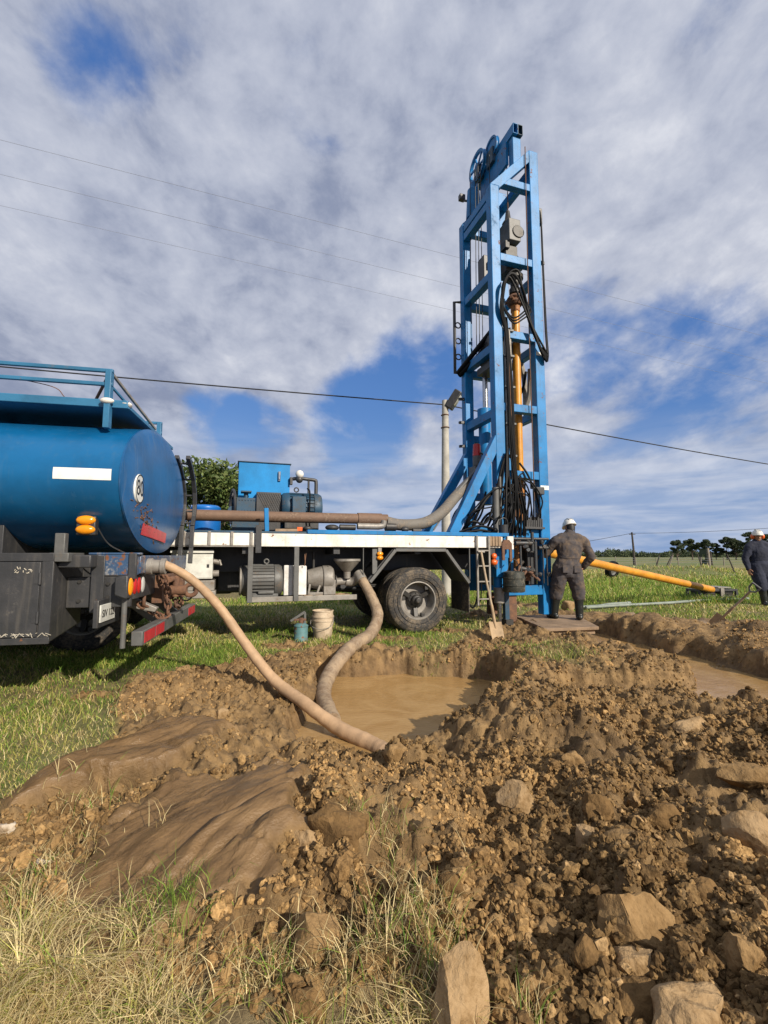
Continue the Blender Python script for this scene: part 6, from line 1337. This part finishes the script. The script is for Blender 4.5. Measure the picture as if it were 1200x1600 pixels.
# scattered tufts through the churned earth
def k_sparse(x, y, d, mud, sd):
    s = np.zeros_like(x)
    for px, py, r in ((130, 1250, .14), (60, 1390, .12), (265, 1420, .10), (255, 1300, .03), (600, 1310, .08), (560, 1290, .05), (640, 1400, .10), (610, 1500, .16), (440, 1530, .14), (350, 1560, .14), (790, 1080, .09), (690, 1430, .06), (820, 1580, .04), (210, 1130, .10), (100, 1330, .12)):
        cx, cy = gp(px, py, .05); s = np.maximum(s, np.exp(-((x-cx)**2+(y-cy)**2)/(r*r)))
    return s*.5*d
def c_sparse(n, x, y, c2):
    a, b = gp(265, 1420, .05); g = (np.hypot(x-a, y-b) < .22)
    return np.where(g[:, None], colmix(n, (4, 3, 1), (GREEN, DEEP, STRAW)), colmix(n, (1, .8, 3.5, 2.5), (GREEN, DEEP, STRAW, DRY)))
lawn(150000, .9, 5.2, .04, .15, 1.0, k_sparse, c_sparse, 'grass', 'thin green and dry tufts pushing through the churned earth', (.3, 1.2))
# lawn to the left and around the rig
def k_lawn(x, y, d, mud, sd): return np.clip(1-d*1.02, 0, 1)*(.35+.65*np.clip(.7+fbm(x*2, y*2, 3, 160), 0, 1))*np.where((y < 2.1) & (x > -1.9), 0, 1)
def c_lawn(n, x, y, c2):
    w = np.clip(.62+c2*1.6, 0, 1); far = np.clip((y-6)/5, 0, 1)
    return np.where((RNG.random(n) < w*.8*(1-far*.4))[:, None], colmix(n, (4, 3, 2), (YEL, STRAW, DRY)), colmix(n, (5, 3, 1.5), (GREEN, DEEP, YEL)))
lawn(150000, 1.4, 6.0, .022, .075, 1.0, k_lawn, c_lawn, 'grass', 'short yellow green lawn left of the pit and under the tanker', (.3, 1.2))
lawn(130000, 5.0, 13.0, .03, .10, 1.0, k_lawn, c_lawn, 'grass', 'short green grass around the rig wheels', (.3, 1.1))
def k_field(x, y, d, mud, sd): return np.clip(1-d, 0, 1)*(.3+.7*np.clip(.6+fbm(x*.9, y*.9, 3, 165)*1.4, 0, 1))
def c_field(n, x, y, c2):
    f = np.clip((y-20)/14, 0, 1)
    return np.where((RNG.random(n) < .12+.6*f)[:, None], colmix(n, (4, 2.2, 2), (YEL, STRAW, DRY)), colmix(n, (5, 3, 1.), (GREEN*1.15, DEEP, YEL)))
lawn(150000, 11.5, 46., .06, .24, 1.0, k_field, c_field, 'grass', 'taller rough grass of the open field behind the rig', (.2, .9), (-4, 44))

# ------------------------------------------------------------------ trees
def leaf_cloud(centers, radii, n_each, size, cols):
    C_ = []; 
    for c, r, n in zip(centers, radii, n_each):
        d = RNG.normal(size=(n, 3)); d /= np.linalg.norm(d, axis=1)[:, None]; rr = RNG.random((n, 1))**.45
        C_.append(np.array(c)+d*rr*np.array(r))
    P = np.concatenate(C_); n = len(P); a = RNG.normal(size=(n, 3)); a /= np.linalg.norm(a, axis=1)[:, None]; b = np.cross(a, RNG.normal(size=(n, 3))); b /= np.linalg.norm(b, axis=1)[:, None]
    s = size*RNG.uniform(.6, 1.3, (n, 1)); V = np.stack([P-a*s, P+b*s*.45, P+a*s, P-b*s*.45], 1).reshape(-1, 3); F = (np.arange(n)*4)[:, None]+np.array([0, 1, 2, 3])
    k = RNG.choice(len(cols), n); t = np.repeat(np.array(cols)[k]*RNG.uniform(.7, 1.3, (n, 1)), 4, 0)
    return V, F, t
def tree(lab, x, y, h, w, base, nclump, nleaf, size, cols, lean=0., cat='tree', grp=None, name='tree', flat=.5, seed=0):
    rg = random.Random(seed); g = hz(x, y); e = thing(name, lab, cat, (x, y, g), 0, grp)
    cs, rs, ns = [], [], []
    for k in range(nclump):
        a = rg.uniform(0, 6.283); rr = w*.5*math.sqrt(rg.random()); t = rg.random(); zz = base+(h-base)*(.12+.8*t); shrink = 1-.55*max(0, t-.45)/.55 if flat > .3 else 1.
        cs.append((rr*math.cos(a)*shrink+lean*zz, rr*math.sin(a)*shrink, zz)); q = w*rg.uniform(.10, .2); rs.append((q, q, q*flat*1.5)); ns.append(int(nleaf/nclump*rg.uniform(.6, 1.4)))
    mb = MB(); mb.tube([(0, 0, -.2), (lean*base*.5, .05, base*.5), (lean*base, 0, base), (lean*h*.7, 0, h*.75)], [w*.045, w*.036, w*.028, w*.01], 9)
    for k in range(0, nclump, 2):
        c = cs[k]; b = base*rg.uniform(.6, 1.1); mb.tube(cr([(lean*b, 0, b), (lean*b+(c[0]-lean*b)*.45, c[1]*.4, b+(c[2]-b)*.35), c], 4), [w*.016*(1-.85*i/8) for i in range(9)], 6)
    obj('trunk', mb, BARK, e)
    V, F, t = leaf_cloud(cs, rs, ns, size, cols); o = np_mesh('crown', V, [F], LEAFM, t); o.parent = e
    return e
TG = [np.array(c) for c in ((.055, .085, .022), (.085, .115, .03), (.035, .055, .016), (.12, .14, .045))]
TD = [np.array(c) for c in ((.035, .050, .026), (.055, .075, .035), (.08, .10, .05))]  # far foliage greens, lightened so that haze is put into the colour
x, y = wpt(330, 868, 15.5).xy
tree('bushy green tree standing behind the blue cabinet', x-.05, y, 4.25, 3.5, .7, 46, 16000, .085, [c*1.35 for c in TG], name='tree', flat=.62, seed=4)
for (px, Y, h, w, base, ln, lab, sd) in ((1058, 150, 6.6, 4.6, 1.8, .0, 'spreading dark tree, leftmost of the far row', 1), (1082, 155, 7.4, 5.2, 2.6, .0, 'tall open crowned dark tree left of the green screen', 2), (1103, 150, 6.6, 4.0, 3., .02, 'dark tree rising right behind the green screen', 3), (1119, 152, 5.4, 3.6, 1.4, 0, 'low dark tree just right of the green screen', 5),
                                          (1136, 150, 7.6, 5.0, 1.0, .0, 'dense dark tree, left one of the close pair', 6), (1150, 148, 7.2, 5.2, .8, .0, 'dense dark tree, right one of the close pair', 7), (1172, 140, 8.6, 5.5, 1.8, .0, 'tall dark tree half hidden by the walking man', 8), (1205, 140, 8, 6, 1.2, 0, 'dark tree at the frame edge behind the walking man', 9)):
    x, y = wpt(px, 868, Y).xy; tree(lab, x, y, h, w, base, 26, 7000, .24, TD, ln, grp='far trees beyond the fence', flat=.42, seed=sd)
def treeline():
    Vs, Fs, Ts = [], [], []; off = 0; cs, rs, ns = [], [], []; rg = random.Random(12)
    for k in range(420):
        px = rg.uniform(780, 1330); Y = rg.uniform(300, 420); p = wpt(px, 868, Y); h = rg.uniform(3.0, 5.5)*(1+.25*math.sin(px*.06))*(1.12 if px < 960 else .9)*Y/360
        g = -.3; q = rg.uniform(2.2, 4.2)
        for z in (.3, .62, .85): cs.append((p.x+rg.uniform(-1, 1), p.y, g+h*z)); rs.append((q*(1.15-z*.6), q*.8, h*.28)); ns.append(26)
    V, F, t = leaf_cloud(cs, rs, ns, .75, [c*1.15 for c in TD]); o = np_mesh('treeline', V, [F], LEAFM, t); tag(o, 'dark belt of far woodland along the horizon', 'woodland', None, 'stuff')
treeline()
